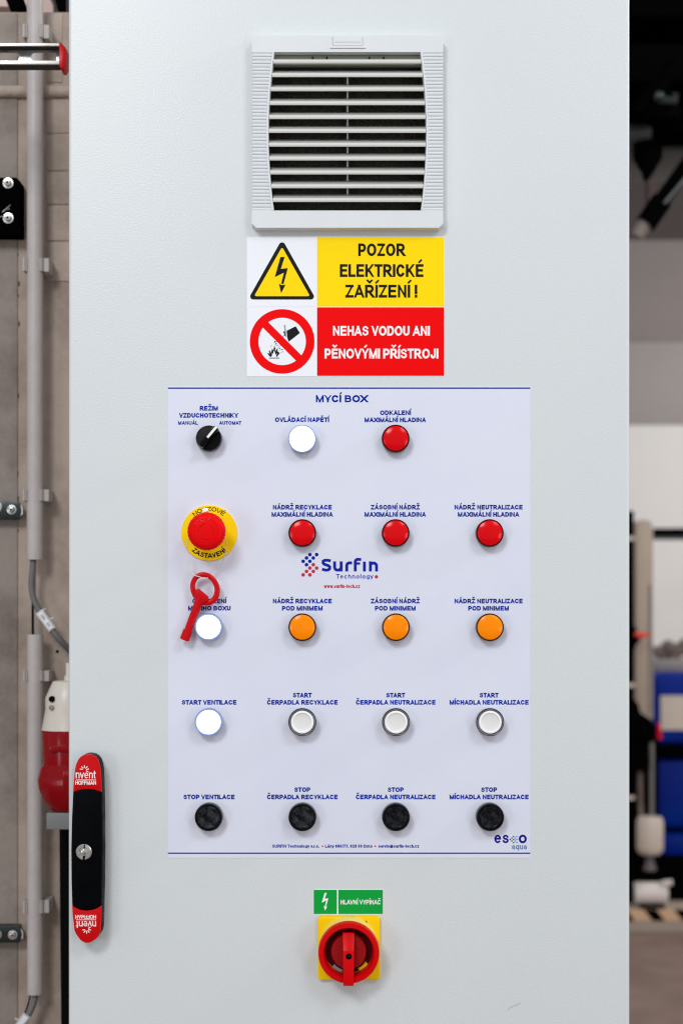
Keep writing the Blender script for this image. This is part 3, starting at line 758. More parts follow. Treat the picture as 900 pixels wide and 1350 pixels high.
# ---- legend sheet
SH = .0004
ls_ = MB().prism(rect(221.3, 698.6, 509.6, 1131, 2), 0, -SH).build('legend_sheet', 'sheet', cb, origin=P(460, 820), label='large lilac white legend foil behind the buttons')
MB().flat(rect(221.6, 698.3, 510.9, 512.7), -SH - 6e-5).build('rule_line', 'print_blue', ls_, flat=True)
MB().flat(rect(221.6, 698.3, 1123.9, 1125.6), -SH - 6e-5).build('rule_line', 'print_blue', ls_, flat=True)
yS = -SH - 6e-5
def legend(*lines):
    m = MB()
    for s, a, b, cy, cap, bold in lines: text(m, s, a, b, cy, cap, yS, bold)
    return m.build('lettering', 'print_blue', ls_, flat=True)
C5 = 6.2; B5 = .265
def L2(s, c, w_, cy): return (s, c - w_ / 2, c + w_ / 2, cy, C5, B5)
legend(('MYCÍ BOX', 416.2, 484.6, 525.7, 9.6, .25))
legend(L2('REŽIM', 275.5, 24, 538.3), L2('VZDUCHOTECHNIKY', 275.3, 78, 547.7))
legend(('MANUÁL', 235, 261.2, 557.6, 4.8, .245)); legend(('AUTOMAT', 289, 318.4, 557.6, 4.8, .245))
legend(L2('OVLÁDACÍ NAPĚTÍ', 398, 71, 553.4))
legend(L2('ODKALENÍ', 521, 40.5, 544.2), L2('MAXIMÁLNÍ HLADINA', 520.8, 81, 553.6))
for c, nm, w_ in ((398.5, 'NÁDRŽ RECYKLACE', 77.6), (520.8, 'ZÁSOBNÍ NÁDRŽ', 64.4), (643.5, 'NÁDRŽ NEUTRALIZACE', 89.6)):
    legend(L2(nm, c, w_, 668.7), L2('MAXIMÁLNÍ HLADINA', c, 81, 678.2))
    legend(L2(nm, c, w_, 792.4), L2('POD MINIMEM', c, 53.6, 801.9))
legend(L2('OSVĚTLENÍ', 276, 44.5, 792.4), L2('MYCÍHO BOXU', 276.2, 56, 801.8))
legend(L2('START VENTILACE', 275.8, 72, 925.9)); legend(L2('STOP VENTILACE', 275.7, 67.4, 1050.6))
for c, nm, w_ in ((398.5, 'ČERPADLA RECYKLACE', 93), (521.3, 'ČERPADLA NEUTRALIZACE', 104.8), (644.2, 'MÍCHADLA NEUTRALIZACE', 104)):
    legend(L2('START', c, 25, 916.5), L2(nm, c, w_, 925.9))
    legend(L2('STOP', c, 21, 1041.0), L2(nm, c, w_, 1050.6))
m = MB()
text(m, 'SURFIN Technology s.r.o.', 358.8, 420.6, 1115.4, 4.2, yS, .235); text(m, 'Lány 698/77, 625 00 Brno', 428.4, 490.6, 1115.4, 4.2, yS, .235); text(m, 'servis@surfin-tech.cz', 498.6, 552, 1115.4, 4.2, yS, .235)
m.build('lettering', 'print_blue', ls_, flat=True)
for a_ in (425, 494.4): MB().flat(circ(a_, 1115.6, 1.1, 12), yS).build('red_dot', 'print_red', ls_, flat=True)
# company logo: dots and word
f7 = lambda a, b: (390 + a / 7.5, 720 + b / 7.5)
for p in ((138, 84), (205, 84), (105, 117), (172, 117), (72, 150), (138, 150), (105, 184)): MB().flat(circ(*f7(*p), 2.45, 20), yS).build('logo_dot', 'print_blue2', ls_, flat=True)
for p in ((172, 184), (138, 217), (205, 217), (105, 250), (172, 250), (72, 284), (138, 284)): MB().flat(circ(*f7(*p), 2.45, 20), yS).build('logo_dot', 'print_red', ls_, flat=True)
MB().flat(circ(495.9, 760.5, 2.3, 20), yS).build('logo_dot', 'print_red', ls_, flat=True)
def rstroke(m, pts, t_, y, tr):
    pts = [(X(tr(*p)[0]), Z(tr(*p)[1])) for p in pts]; t_ *= PX
    # round ends
    ribbon(m, pts, t_, y)
m = MB(); tw = 3.9; tr = f7
S_ = [(330, 143), (315, 140), (285, 140), (270, 148), (268, 165), (278, 178), (300, 186), (322, 194), (334, 206), (333, 224), (318, 236), (295, 238), (272, 232)]
rstroke(m, S_, tw, yS, tr)
rstroke(m, [(382, 165), (382, 212), (390, 230), (406, 237), (425, 236), (440, 226), (446, 212)], tw, yS - 1e-5, tr); rstroke(m, [(447, 165), (447, 236)], tw, yS - 2e-5, tr)
rstroke(m, [(502, 236), (502, 190), (508, 174), (522, 166), (540, 166)], tw, yS - 1e-5, tr)
rstroke(m, [(586, 236), (586, 152), (594, 136), (610, 130), (630, 132)], tw, yS - 1e-5, tr); rstroke(m, [(590, 172), (622, 172)], tw * .8, yS - 2e-5, tr)
rstroke(m, [(676, 168), (676, 236)], tw, yS - 1e-5, tr)
rstroke(m, [(735, 236), (735, 165)], tw, yS - 1e-5, tr); rstroke(m, [(738, 180), (755, 168), (775, 168), (790, 178), (796, 194), (796, 236)], tw, yS - 2e-5, tr)
m.build('company_name', 'print_blue2', ls_, flat=True)
m = MB(); text(m, 'Technology', 442.8, 491.8, 759.9, 5.8, yS, .18, .24); m.build('lettering', 'print_blue', ls_, flat=True)
m = MB(); text(m, 'www.surfin-tech.cz', 426.8, 474.2, 772.8, 4.8, yS, .23); m.build('lettering', 'print_red', ls_, flat=True)
# second logo
m = MB()
text(m, 'es', 650.9, 670.2, 1104.2, 15.0, yS, .19, .12); text(m, 'o', 683.2, 693.8, 1104.2, 15.0, yS, .19)
m.build('lettering', 'print_navy', ls_, flat=True)
f12 = lambda a, b: (640 + a / 12.86, 1090 + b / 12.86)
md = MB(); ms = MB()
for a, b in ((412, 215), (440, 190), (440, 240), (470, 165), (470, 215), (470, 268)): md.flat(circ(*f12(a, b), 1.0, 10), yS)
for a, b in ((497, 190), (497, 240), (524, 165), (524, 215), (524, 265)): ms.flat(circ(*f12(a, b), .95, 10), yS)
md.build('logo_dots', 'print_black', ls_, flat=True, kind='stuff'); ms.build('logo_dots', 'print_sky', ls_, flat=True, kind='stuff')
m = MB(); text(m, 'aqua', 674.2, 693.8, 1116.0, 7.4, yS, .17, .14); m.build('lettering', 'print_sky', ls_, flat=True)

# ---- pilot lights and push buttons (local prototypes, then copies)
R1 = 18.4 * PX * .993
def col_row(px, py, h=.012): return (X(px, -h), 0.0, Z(py, -h))
def pilot(px, py, bez, lens, label, hh=.0115):
    c = col_row(px, py)
    b = MB().lathe((c[0], -SH, c[2]), [(R1 * .97, 0), (R1, .0008), (R1, hh - .001), (R1 * .985, hh), (R1 * .935, hh), (R1 * .915, hh - .002), (R1 * .5, hh - .002)], 48).build('pilot_light', bez, cb, origin=c, label=label)
    r = R1 * .905
    MB().lathe((c[0], -SH, c[2]), [(r, hh - .0016), (r, hh + .0003), (r * .96, hh + .0012), (r * .8, hh + .0020), (r * .55, hh + .0026), (r * .28, hh + .0030), (0, hh + .0031)], 48).build('lens', lens, b)
    return b
lw = pilot(398.2, 578.3, 'bezel_blue', 'lens_lit', 'glowing white signal light under OVLÁDACÍ NAPĚTÍ')
lr = pilot(521.3, 578, 'bezel_red', 'lens_red', 'dome shaped red signal light under ODKALENÍ MAXIMÁLNÍ HLADINA')
for px, nm in ((398.4, 'NÁDRŽ RECYKLACE'), (521.3, 'ZÁSOBNÍ NÁDRŽ'), (645.3, 'NÁDRŽ NEUTRALIZACE')):
    copy_tree(lr, cb, Vector(col_row(px, 702.7)) - Vector(ORI[cb]), 'dome shaped red signal light under %s MAXIMÁLNÍ HLADINA' % nm)
la = None
for px, nm in ((398.4, 'NÁDRŽ RECYKLACE'), (521.7, 'ZÁSOBNÍ NÁDRŽ'), (645.5, 'NÁDRŽ NEUTRALIZACE')):
    lab = 'amber signal light under %s POD MINIMEM' % nm
    if la is None: la = pilot(px, 827, 'bezel_amber', 'lens_amber', lab)
    else: copy_tree(la, cb, Vector(col_row(px, 827)) - Vector(ORI[cb]), lab)
def button(px, py, bez, cap, label, ring=None):
    c = col_row(px, py); hh = .0125
    b = MB().lathe((c[0], -SH, c[2]), [(R1 * .95, 0), (R1 * 1.0, .001), (R1 * 1.0, hh - .0012), (R1 * .98, hh), (R1 * .91, hh), (R1 * .90, hh - .004), (R1 * .4, hh - .004)], 48).build('push_button', bez, cb, origin=c, label=label)
    r = R1 * (.855 if cap == 'lens_lit' else .82)
    MB().lathe((c[0], -SH, c[2]), [(r, hh - .004), (r, hh + .0012), (r * .97, hh + .002), (r * .86, hh + .0022), (r * .80, hh + .0018), (r * .5, hh + .0014), (0, hh + .0012)], 48).build('button_cap', cap, b)
    if ring:
        MB().lathe((c[0], -SH, c[2]), [(r * .985, hh + .0016), (r * .96, hh + .0024), (r * .84, hh + .0026), (r * .80, hh + .0021)], 48).build('cap_ring', ring, b)
    return b
button(275, 826.5, 'bezel_blue', 'lens_lit', 'glowing white push button beside the hanging red key')
button(275, 952, 'bezel_blue', 'lens_lit', 'glowing white push button under START VENTILACE')
wb = None
for px, nm in ((398.5, 'ČERPADLA RECYKLACE'), (521.7, 'ČERPADLA NEUTRALIZACE'), (645.5, 'MÍCHADLA NEUTRALIZACE')):
    lab = 'unlit white push button under START %s' % nm
    if wb is None:
        wb = button(px, 952, 'bezel_grey', 'lens_white', lab, 'cap_white2')
        c = col_row(px, 952)
        MB().lathe((c[0], -SH, c[2]), [(R1 * 1.0, .0112), (R1 * 1.005, .0126), (R1 * .98, .0133), (R1 * .935, .0130)], 48).build('rim_ring', 'bezel_dark', wb)
    else: copy_tree(wb, cb, Vector(col_row(px, 952)) - Vector(ORI[cb]), lab)
for px, nm in ((275, 'STOP VENTILACE'), (398.5, 'STOP ČERPADLA RECYKLACE'), (521.7, 'STOP ČERPADLA NEUTRALIZACE'), (645.8, 'STOP MÍCHADLA NEUTRALIZACE')):
    # each black cap is worn differently, so each has its own patch of wear
    mt = mat('scuffed_black_cap', (9, 9, 12), 0.32, vary=(150 + px * .07, 0.5 if px < 500 else .22, (84, 88, 94)), coat=0.06, spec=.06, rvary=(90, 0.2, 0.6))
    button(px, 1077.6, 'bezel_dark', mt, 'black push button under %s' % nm)

# ---- selector switch
c = (X(275, -.012), 0, Z(577.5, -.012))
sel = MB().lathe((c[0], -SH, c[2]), [(R1 * .9, 0), (R1 * .93, .001), (R1 * .93, .009), (R1 * .90, .0100), (R1 * .86, .0102), (R1 * .84, .0092), (R1 * .5, .0095), (0, .0096)], 48).build('selector_switch', 'bezel_dark', cb, origin=c, label='black rotary selector knob pointing to AUTOMAT')
a = R(50); ux = (math.cos(a), math.sin(a)); vx = (-math.sin(a), math.cos(a))
def kq(u, v): return (c[0] + (u * ux[0] + v * vx[0]) * PX, c[2] + (u * ux[1] + v * vx[1]) * PX)
body = [kq(17.0 * math.cos(R(t_)), 17.0 * math.sin(R(t_))) for t_ in range(-180, 1, 12)]
MB().prism([kq(16.6 * math.cos(R(t_)), 3.6 + 0 * t_) if False else kq(16.6 * math.cos(R(t_)), 16.6 * math.sin(R(t_)) if t_ < 0 else 4.0) for t_ in list(range(-180, 0, 10)) + [14, 166]], -.0095, -.0135).build('knob_skirt', 'knob', sel, bevel=.0008)
MB().prism([kq(-16.4, -2), kq(-15, -5), (kq(15, -5.4)), kq(17.6, -3.4), kq(17.8, 3.6), kq(15, 4.6), kq(-15, 4.2), kq(-16.4, 2)], -.0135, -.0215, [kq(-15, -1.6), kq(-14, -4.0), kq(15, -4.4), kq(17.0, -3), kq(17.2, 3.0), kq(15, 3.7), kq(-14, 3.4), kq(-15, 1.6)]).build('knob_handle', 'knob', sel, bevel=.0009)
MB().prism([kq(-1, -1.5), kq(17.3, -1.7), kq(17.3, 1.7), kq(-1, 1.5)], -.0205, -.0218).build('pointer', 'print_white', sel, bevel=.0002, seg=1, label='white pointer line')

# ---- emergency stop
c = (X(276.2), 0, Z(702.9))
es = MB().lathe((c[0], -SH, c[2]), [(36.6 * PX, 0), (36.6 * PX, .0016), (36.2 * PX, .0021), (20 * PX, .0021), (0, .0021)], 72).build('emergency_stop', 'estop_yellow', cb, origin=c, label='round yellow plate with red mushroom emergency stop button')
he = .043
cm = (X(271.2, -he), 0, Z(701.6, -he)); rm = 25.3 * sc(-he)
cn = ((c[0] + cm[0]) / 2, 0, (c[2] + cm[2]) / 2)
MB().lathe((c[0], -SH - .002, c[2]), [(15 * PX, 0), (15 * PX, .014), (13 * PX, .016), (13 * PX, .03)], 36).build('neck', 'estop_red', es)
m = MB(); n = 120
prof = [(.60, .020), (.78, .024), (.93, .0300), (.99, .0335), (1.0, .0365), (.985, .0385), (.95, .0402), (.88, .0418), (.78, .0430), (.68, .0438), (.645, .0439), (.635, .0436), (.62, .0440), (.45, .0445), (.22, .0449), (0, .0450)]
rings = []
for j, (rr, h) in enumerate(prof):
    ids = []
    if rr == 0: ids = [len(m.v)]; m.v.append((c[0], -h, c[2]))
    else:
        for k in range(n):
            r = rm * rr * ((1 + .006 * (1 if k % 4 < 2 else -1)) if rr > .9 else 1)
            ids.append(len(m.v)); m.v.append((c[0] + r * math.cos(2 * math.pi * k / n), -h, c[2] + r * math.sin(2 * math.pi * k / n)))
    rings.append(ids)
for A, B in zip(rings, rings[1:]):
    for k in range(n):
        k2 = (k + 1) % n
        if len(B) == 1: m.f.append([A[k], B[0], A[k2]])
        else: m.f.append([A[k], B[k], B[k2], A[k2]])
mr = mat('red_mushroom_plastic_worn', (226, 8, 14), 0.42, vary=(260, .35, (236, 60, 60)), bump=(420, .35, .0006))
MB.build(m, 'mushroom_head', 'estop_red', es, angle=28)
# raised turn arrows (three arcs)
m = MB()
for a0 in (100, 220, 340):
    for r_ in (.40,):
        ribbon(m, [(c[0] + rm * r_ * math.cos(R(a0 + t_)), c[2] + rm * r_ * math.sin(R(a0 + t_))) for t_ in range(0, 75, 12)], .0014, -.0452)
m.build('turn_arrows', 'estop_red', es, flat=True)
m = MB()
rnd = random.Random(3)
for k in range(26):
    a0 = R(rnd.uniform(55, 150)); rr = rm * rnd.uniform(.55, .92)
    x_, z_ = c[0] + rr * math.cos(a0), c[2] + rr * math.sin(a0)
    l_ = rnd.uniform(.0006, .0022); an = rnd.uniform(-.2, .7)
    h = .0442 - max(0, rr / rm - .7) * .012
    m.flat([(x_, z_), (x_ + l_ * math.cos(an), z_ + l_ * math.sin(an)), (x_ + l_ * math.cos(an) - .0003, z_ + l_ * math.sin(an) + .0004)], -h)
m.build('worn_marks', mat('worn_red', (240, 80, 80), .6), es, flat=True)
# lettering around the plate
def ringtext(mb, s, cx, cz, r0, H, a_mid, a_span, y, bold, bottom=False):
    Wd = R(a_span) * r0
    if not bottom:
        fm = lambda x, z: (cx + (r0 + z) * math.cos(R(a_mid + a_span / 2) - x / r0), cz + (r0 + z) * math.sin(R(a_mid + a_span / 2) - x / r0))
    else:
        fm = lambda x, z: (cx + (r0 + H - z) * math.cos(R(a_mid - a_span / 2) + x / r0), cz + (r0 + H - z) * math.sin(R(a_mid - a_span / 2) + x / r0))
    glyphs(mb, s, Wd, H, H * bold, y, fm, .12)
m = MB()
ringtext(m, 'NOUZOVÉ', c[0], c[2], 28.9 * PX, 5.6 * PX, 91, 80, -SH - .00216, .18)
ringtext(m, 'ZASTAVENÍ', c[0], c[2], 26.6 * PX, 6.4 * PX, -91, 88, -SH - .00216, .22, True)
m.build('lettering', 'print_black', es, flat=True)
MB().prism(pp((270, 674), (276.5, 672.2), (278.5, 676.5), (272, 679)), -.028, -.036).build('cord_lug', 'print_white', es, bevel=.0006)

# ---- hanging key and cord
ky = -.011
key = empty('cabinet_key', P(262, 757, ky)); tag(key, 'red plastic cabinet key hanging on a thin white cord under the emergency stop', 'key')
m = MB()
kc = (270.3, 776); 
def el(rx, ry, k, n=40, rot=-24):
    a = 2 * math.pi * k / n; x_, y_ = rx * math.cos(a), ry * math.sin(a); r_ = R(rot)
    return (kc[0] + x_ * math.cos(r_) - y_ * math.sin(r_), kc[1] + x_ * math.sin(r_) + y_ * math.cos(r_))
n = 40
pathp = [P(*el(15.6, 19.0, k, n), ky) for k in range(n)]
V = [Vector(p) for p in pathp]; rings = []; rt = .0027
for i in range(n):
    t_ = (V[(i + 1) % n] - V[i - 1]).normalized(); a_ = t_.cross(Vector((0, 1, 0))).normalized(); rings.append([len(m.v) + k for k in range(10)])
    fat = 1.0 + .18 * max(0, math.sin(2 * math.pi * i / n))
    m.v += [tuple(V[i] + fat * rt * a_ * math.cos(2 * math.pi * k / 10) + Vector((0, 1, 0)) * rt * .8 * math.sin(2 * math.pi * k / 10)) for k in range(10)]
for i in range(n):
    A, B = rings[i], rings[(i + 1) % n]
    m.f += [[A[k], B[k], B[(k + 1) % 10], A[(k + 1) % 10]] for k in range(10)]
m.build('key_ring_grip', 'key_red', key)
kp = lambda pts: [(X(a, ky), Z(b, ky)) for a, b in pts]
MB().prism(kp(((256.5, 777.5), (262, 775.8), (275.2, 786.5), (275, 792), (266, 797), (257.5, 789))), ky - .004, ky + .003).build('key_shoulder', 'key_red', key, bevel=.0012)
m = MB()
m.tube([P(264, 788, ky), P(260.5, 798, ky), P(252.5, 818, ky), P(247.5, 832, ky)], [.0052, .0044, .0040, .0040], 18)
m.tube([P(247.9, 831, ky), P(243.2, 843.6, ky)], [.0050, .0052], 18)
m.build('key_shaft', 'key_red', key)
MB().tube([P(243.3, 843.2, ky - .0001), P(243.0, 844.0, ky - .0001)], .0034, 14).build('key_socket', 'black', key)
cord = smooth([(X(252, -.02), -.024, Z(700, -.02)), P(246.5, 718, -.020), P(250.2, 735, -.015), P(250.5, 748, -.013), P(255.5, 757.5, -.0150), P(263, 760.4, -.0152), P(271, 762.5, -.0145), P(281, 757, -.006), P(289.5, 749.5, -.006), P(295, 737, -.010), P(297.8, 722, -.018), P(297.2, 708, -.024), P(290, 695, -.026)], 8)
o = MB().tube(cord, .00042, 8).build('key_cord', 'nylon'); tag(o, 'thin white cord looped round the emergency stop neck and through the key', 'cord')

# ---- door handle
def lerp_outline(tbl, py):
    for (a, l0, r0), (b, l1, r1) in zip(tbl, tbl[1:]):
        if a <= py <= b:
            t_ = (py - a) / (b - a); return l0 + (l1 - l0) * t_, r0 + (r1 - r0) * t_
HT = [(994.2, 114, 119), (995.5, 110, 123.5), (998, 106, 127.5), (1002, 102.6, 130.4), (1008, 100, 132.4), (1016, 98.4, 133.6), (1030, 97.2, 134.3), (1045, 96.2, 134.8), (1080, 94.6, 135.4), (1120, 93.7, 135.6), (1160, 94.0, 135.2), (1190, 94.8, 134.4), (1205, 95.6, 134.2), (1218, 97.2, 133.8), (1226, 98.0, 133.4), (1231, 100, 132.0), (1235, 102.8, 129.2), (1239, 105.8, 125.6), (1241.6, 109.4, 121.4), (1243, 112.8, 118)]
hh = .022
def outline(p0, p1, grow=0.0, h=hh, arch0=0, arch1=0):
    ks = sorted(set([p0, p1] + [k[0] for k in HT if p0 < k[0] < p1]))
    lft = []; rgt = []
    for k in ks:
        l, r = lerp_outline(HT, min(max(k, 994.2), 1243)); lft.append((X(l - grow, -h), Z(k, -h))); rgt.append((X(r + grow, -h), Z(k, -h)))
    top = []; bot = []
    l, r = lerp_outline(HT, p0)
    if arch0:
        top = [(X(l + (r - l) * t_, -h), Z(p0 - arch0 * 4 * t_ * (1 - t_), -h)) for t_ in (.15, .3, .5, .7, .85)]
    l, r = lerp_outline(HT, p1)
    if arch1:
        bot = [(X(r + (l - r) * t_, -h), Z(p1 - arch1 * 4 * t_ * (1 - t_), -h)) for t_ in (.15, .3, .5, .7, .85)]
    return lft[::-1] + top + rgt + bot if False else lft[::-1] + top + rgt + bot
full = outline(994.2, 1243)
hd = MB().prism(full, 0, -.020).build('door_handle', 'handle_black', cb, origin=P(115, 1120), bevel=.0012, label='long black swing handle with red ends')
MB().prism(outline(1045.5, 1193, -.6, arch0=4.5, arch1=-7), -.0195, -.0222).build('grip_face', 'handle_black', hd, bevel=.0009)
MB().prism(outline(994.2, 1044.6, -.4, arch1=4.5), -.0195, -.0225).build('end_cap', 'handle_red', hd, bevel=.0009, label='red upper end cap')
MB().prism(outline(1193.8, 1243, -.4, arch0=-7), -.0195, -.0225).build('end_cap', 'handle_red', hd, bevel=.0005, label='red lower end cap')
yh = -.0227
def HP(px, py): return (X(px, yh), Z(py, yh))
def htext(m, s, x0, x1, base, cap, bold, flip):
    s_ = sc(yh); H = cap * s_
    if not flip:
        ox, oz = HP(x0, base); fm = lambda a, b: (ox + a, oz + b)
    else:
        ox, oz = HP(x1, base); fm = lambda a, b: (ox - a, oz - b)
    glyphs(m, s, (x1 - x0) * s_, H, H * bold, yh, fm, .12)
m = MB()
htext(m, 'nvent', 100.2, 126.6, 1026.2, 10.4, .12, False)
htext(m, 'HOFFMAN', 99.6, 127, 1034.6, 5.4, .17, False)
m.flat([HP(100.5, 1028.6), HP(126.8, 1028.6), HP(126.8, 1027.8), HP(100.5, 1027.8)], yh)
for a in (90, 50, 130, 12, 168, -28):
    ca, sa = math.cos(R(a)), math.sin(R(a)); k0 = (111.6, 1015)
    ribbon(m, [HP(k0[0] + 3.0 * ca, k0[1] - 3.0 * sa), HP(k0[0] + 5.6 * ca, k0[1] - 5.6 * sa)], 1.1 * PX, yh)
m.build('lettering', 'print_white', hd, flat=True)
m = MB()
htext(m, 'nvent', 100.4, 127, 1214.2, 9.6, .12, True)
htext(m, 'HOFFMAN', 99.4, 127, 1206.2, 5.0, .17, True)
m.flat([HP(100.5, 1213.0), HP(126.8, 1213.0), HP(126.8, 1212.3), HP(100.5, 1212.3)], yh)
for a in (270, 230, 310, 192, 348, 28):
    ca, sa = math.cos(R(a)), math.sin(R(a)); k0 = (114.6, 1225)
    ribbon(m, [HP(k0[0] + 2.8 * ca, k0[1] - 2.8 * sa), HP(k0[0] + 5.2 * ca, k0[1] - 5.2 * sa)], 1.1 * PX, yh)
m.build('lettering', 'print_white', hd, flat=True)
c = P(111, 1123.2, -.0222)
lk = MB().lathe(c, [(10.4 * PX, 0), (10.4 * PX, .0010), (9.4 * PX, .0018), (6.6 * PX, .0018), (6.2 * PX, .0002), (3.6 * PX, .0002), (3.2 * PX, .0012), (1.2 * PX, .0016), (0, .0016)], 40).build('lock_cylinder', 'metal', hd)
m = MB(); m.flat([(c[0] - .0012, c[2] - .0083), (c[0] + .0010, c[2] - .0083), (c[0] + .0016, c[2] - .004), (c[0] - .0008, c[2] - .004)], c[1] - .00185)
m.flat([(c[0] - .0002, c[2] + .0040), (c[0] + .0012, c[2] + .0040), (c[0] + .0016, c[2] + .0080), (c[0] + .0004, c[2] + .0080)], c[1] - .00185)
m.build('key_slot', 'black', lk, origin=None, flat=True)

# ---- main switch sticker and switch
gs = MB().prism(rect(412.6, 505.4, 1172.2, 1205.6, .8), 0, -T).build('green_sticker', 'label_white', cb, origin=P(459, 1189), label='small green sticker reading HLAVNÍ VYPÍNAČ')
MB().flat(rect(413.4, 444, 1173, 1204.9), -T - 6e-5).build('green_field', 'green', gs, flat=True)
MB().flat(rect(445.8, 504.6, 1173, 1204.9), -T - 6e-5).build('green_field', 'green', gs, flat=True)
zbolt(gs, lambda a, b: (X(428.7 + (a - 371.5) * .51), Z(1188.8 + (b - 363) * .49)), -T - 12e-5, 'print_white')
m = MB(); text(m, 'HLAVNÍ VYPÍNAČ', 448.8, 501.8, 1189.2, 6.0, -T - 12e-5, .18, .14); m.build('lettering', 'print_white', gs, flat=True)

ms = MB().prism(rect(419.2, 500.4, 1206.8, 1290, 4.2), 0, -.006).build('main_switch', 'sw_yellow', cb, origin=P(460, 1248), bevel=.0012, label='yellow and red rotary main switch')
hr = .030
c = (X(459.6, -hr), 0, Z(1257, -hr)); u = sc(-hr)
c0 = (c[0], 0, c[2] + 2 * PX)
MB().lathe((c0[0], -.006, c0[2] + .002), [(38 * PX, 0), (37.4 * PX, .001), (35.5 * PX, .008), (33 * PX, .010)], 56).build('base_cone', 'sw_cone', ms)
MB().lathe(c, [(30 * u, .014), (39.5 * u, .015), (40.4 * u, .018), (40.4 * u, hr - .002), (39.4 * u, hr), (34.0 * u, hr + .0005), (32.6 * u, hr - .001), (31.4 * u, .0165), (31.2 * u, .015)], 64).build('shroud_ring', 'sw_red', ms)
MB().lathe(c, [(24.2 * u, .0150), (24 * u, .0156), (23.6 * u, .020), (22.6 * u, .0214), (0, .0214)], 48).build('rotor_disc', 'sw_red_dull', ms)
yy = lambda h: -h
hx = lambda px: X(px, -hr); hz = lambda py: Z(py, -hr)
m = MB()
prof_ = [(1230.5, .0225), (1231.5, .0255), (1251.5, .0345), (1253, .0350), (1297, .0350), (1299.3, .0325), (1299.3, .0240), (1295, .0235), (1262, .0205), (1232, .0205)]
n = len(prof_)
def hw_(py): return 8.0 if py < 1235 else (7.4 if py < 1256 else 7.0)
vs = [(hx(459.3 - hw_(p)), -h, hz(p)) for p, h in prof_] + [(hx(459.3 + hw_(p) - .2), -h, hz(p)) for p, h in prof_]
m.add(vs, [list(range(n)), list(range(2 * n - 1, n - 1, -1))] + [[i, (i + 1) % n, (i + 1) % n + n, i + n] for i in range(n)])
MB().lathe(c, [(33 * u, .0146), (20 * u, .0150)], 48).build('rotor_floor', mat('shaded_red_plastic', (70, 2, 6), .5, spec=.1), ms)  # recess shadow painted in as a darker red floor
rh = m.build('rotary_handle', 'sw_red', ms, bevel=.0008)
cc = (hx(459.6), -.0351, hz(1259.6))
MB().lathe(cc, [(3.9 * PX, -.0003), (3.9 * PX, .0003), (3.2 * PX, .0004), (2.9 * PX, -.0001), (0, -.0001)], 24).build('screw_hole', 'black', rh)
MB().lathe((cc[0] + .0006, cc[1], cc[2]), [(1.3 * PX, 0), (1.0 * PX, .0005), (0, .0005)], 12).build('screw', 'metal_dark', rh)
# padlock openings in the ring floor and small arrow prints
for a, mt_ in ((238, 'print_grey'), (312, 'sw_yellow')):
    pts = [(c[0] + r_ * u * math.cos(R(a + d_)), c[2] + r_ * u * math.sin(R(a + d_))) for r_, ds in ((26.6, (-15, -7, 0, 7, 15)), (30.6, (13, 7, 0, -7, -13))) for d_ in ds]
    MB().prism(pts, -.0148, -.0154).build('padlock_slot', mt_, ms)
MB().flat([(hx(x_), hz(z_)) for x_, z_ in ((482.2, 1218.2), (484.8, 1222.6), (482.9, 1222.0))], -.0062).build('position_mark', 'print_black', ms, flat=True)

# ================================================================ HALL ON THE RIGHT (out of focus)
HY = 7.6
def hb(px0, px1, py0, py1, y0, y1, name, mt, label, cat, bevel=.01, **kw):
    o = MB().box(X(px0, y0), X(px1, y0), y0, y1, Z(py1, y0), Z(py0, y0)).build(name, mt, bevel=bevel)
    tag(o, label, cat, **kw); return o
hall = MB().box(-3, 12, HY + .06, HY + .3, 0, 6.5).build('hall_wall', 'wall_grey', kind='structure')
zs = [(2.0, 3.96, 'wall_white' if False else 'wall_grey'), (3.96, 6.4, 'wall_dark')]
def tone_bands(z0, z1, mt, wd=1.1):
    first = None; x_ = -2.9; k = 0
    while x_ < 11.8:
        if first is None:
            first = MB().box(x_, x_ + wd - .012, HY, HY + .058, z0 + .0005, z1 - .0005).build('wall_tone_band', mt, hall, origin=(x_, HY, z0), bevel=.006)
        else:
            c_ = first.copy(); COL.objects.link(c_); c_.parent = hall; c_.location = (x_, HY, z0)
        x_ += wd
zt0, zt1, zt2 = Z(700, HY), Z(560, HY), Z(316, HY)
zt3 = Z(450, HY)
tone_bands(0.0, zt1, 'wall_white'); tone_bands(zt1, zt3, mat('hall_shade_pale_grey', (160, 152, 148), .6, vary=(.8, .6, (146, 138, 133)))); tone_bands(zt3, zt2, mat('hall_shade_mid_grey', (140, 130, 126), .6, vary=(.8, .6, (122, 112, 108)))); tone_bands(zt2, 6.4, 'wall_dark')  # wall's light falloff painted as bands, white below to dark above

hb(826, 960, -60, 21.5, 2.6, 2.9, 'black_beam', 'black_paint', 'black steel beam across the very top right corner', 'beam')
hb(826, 960, 57.5, 107, 2.4, 2.75, 'black_beam', 'black_paint', 'broad black steel beam second from the top at the right', 'beam')
hb(826, 960, 158, 199, 2.9, 3.25, 'grey_duct', 'duct', 'dark grey rectangular duct below the black beams at the right', 'duct')
hb(826, 960, 151, 158, 2.86, 3.2, 'black_rail', 'black_paint', 'thin black rail lying on the grey duct at the upper right', 'rail', bevel=.004)
o = MB().tube([P(888, 82, 2.3), P(843, 151, 2.3)], 11.5 * sc(2.3), 4).build('diagonal_brace', 'black_paint'); tag(o, 'black diagonal brace between broad black beam and grey duct', 'brace')
o = MB().tube([P(905, 90, 2.5), P(880, 132, 2.5)], 9 * sc(2.5), 4).build('diagonal_brace', 'duct'); tag(o, 'dark grey diagonal brace at the right edge behind the black one', 'brace')
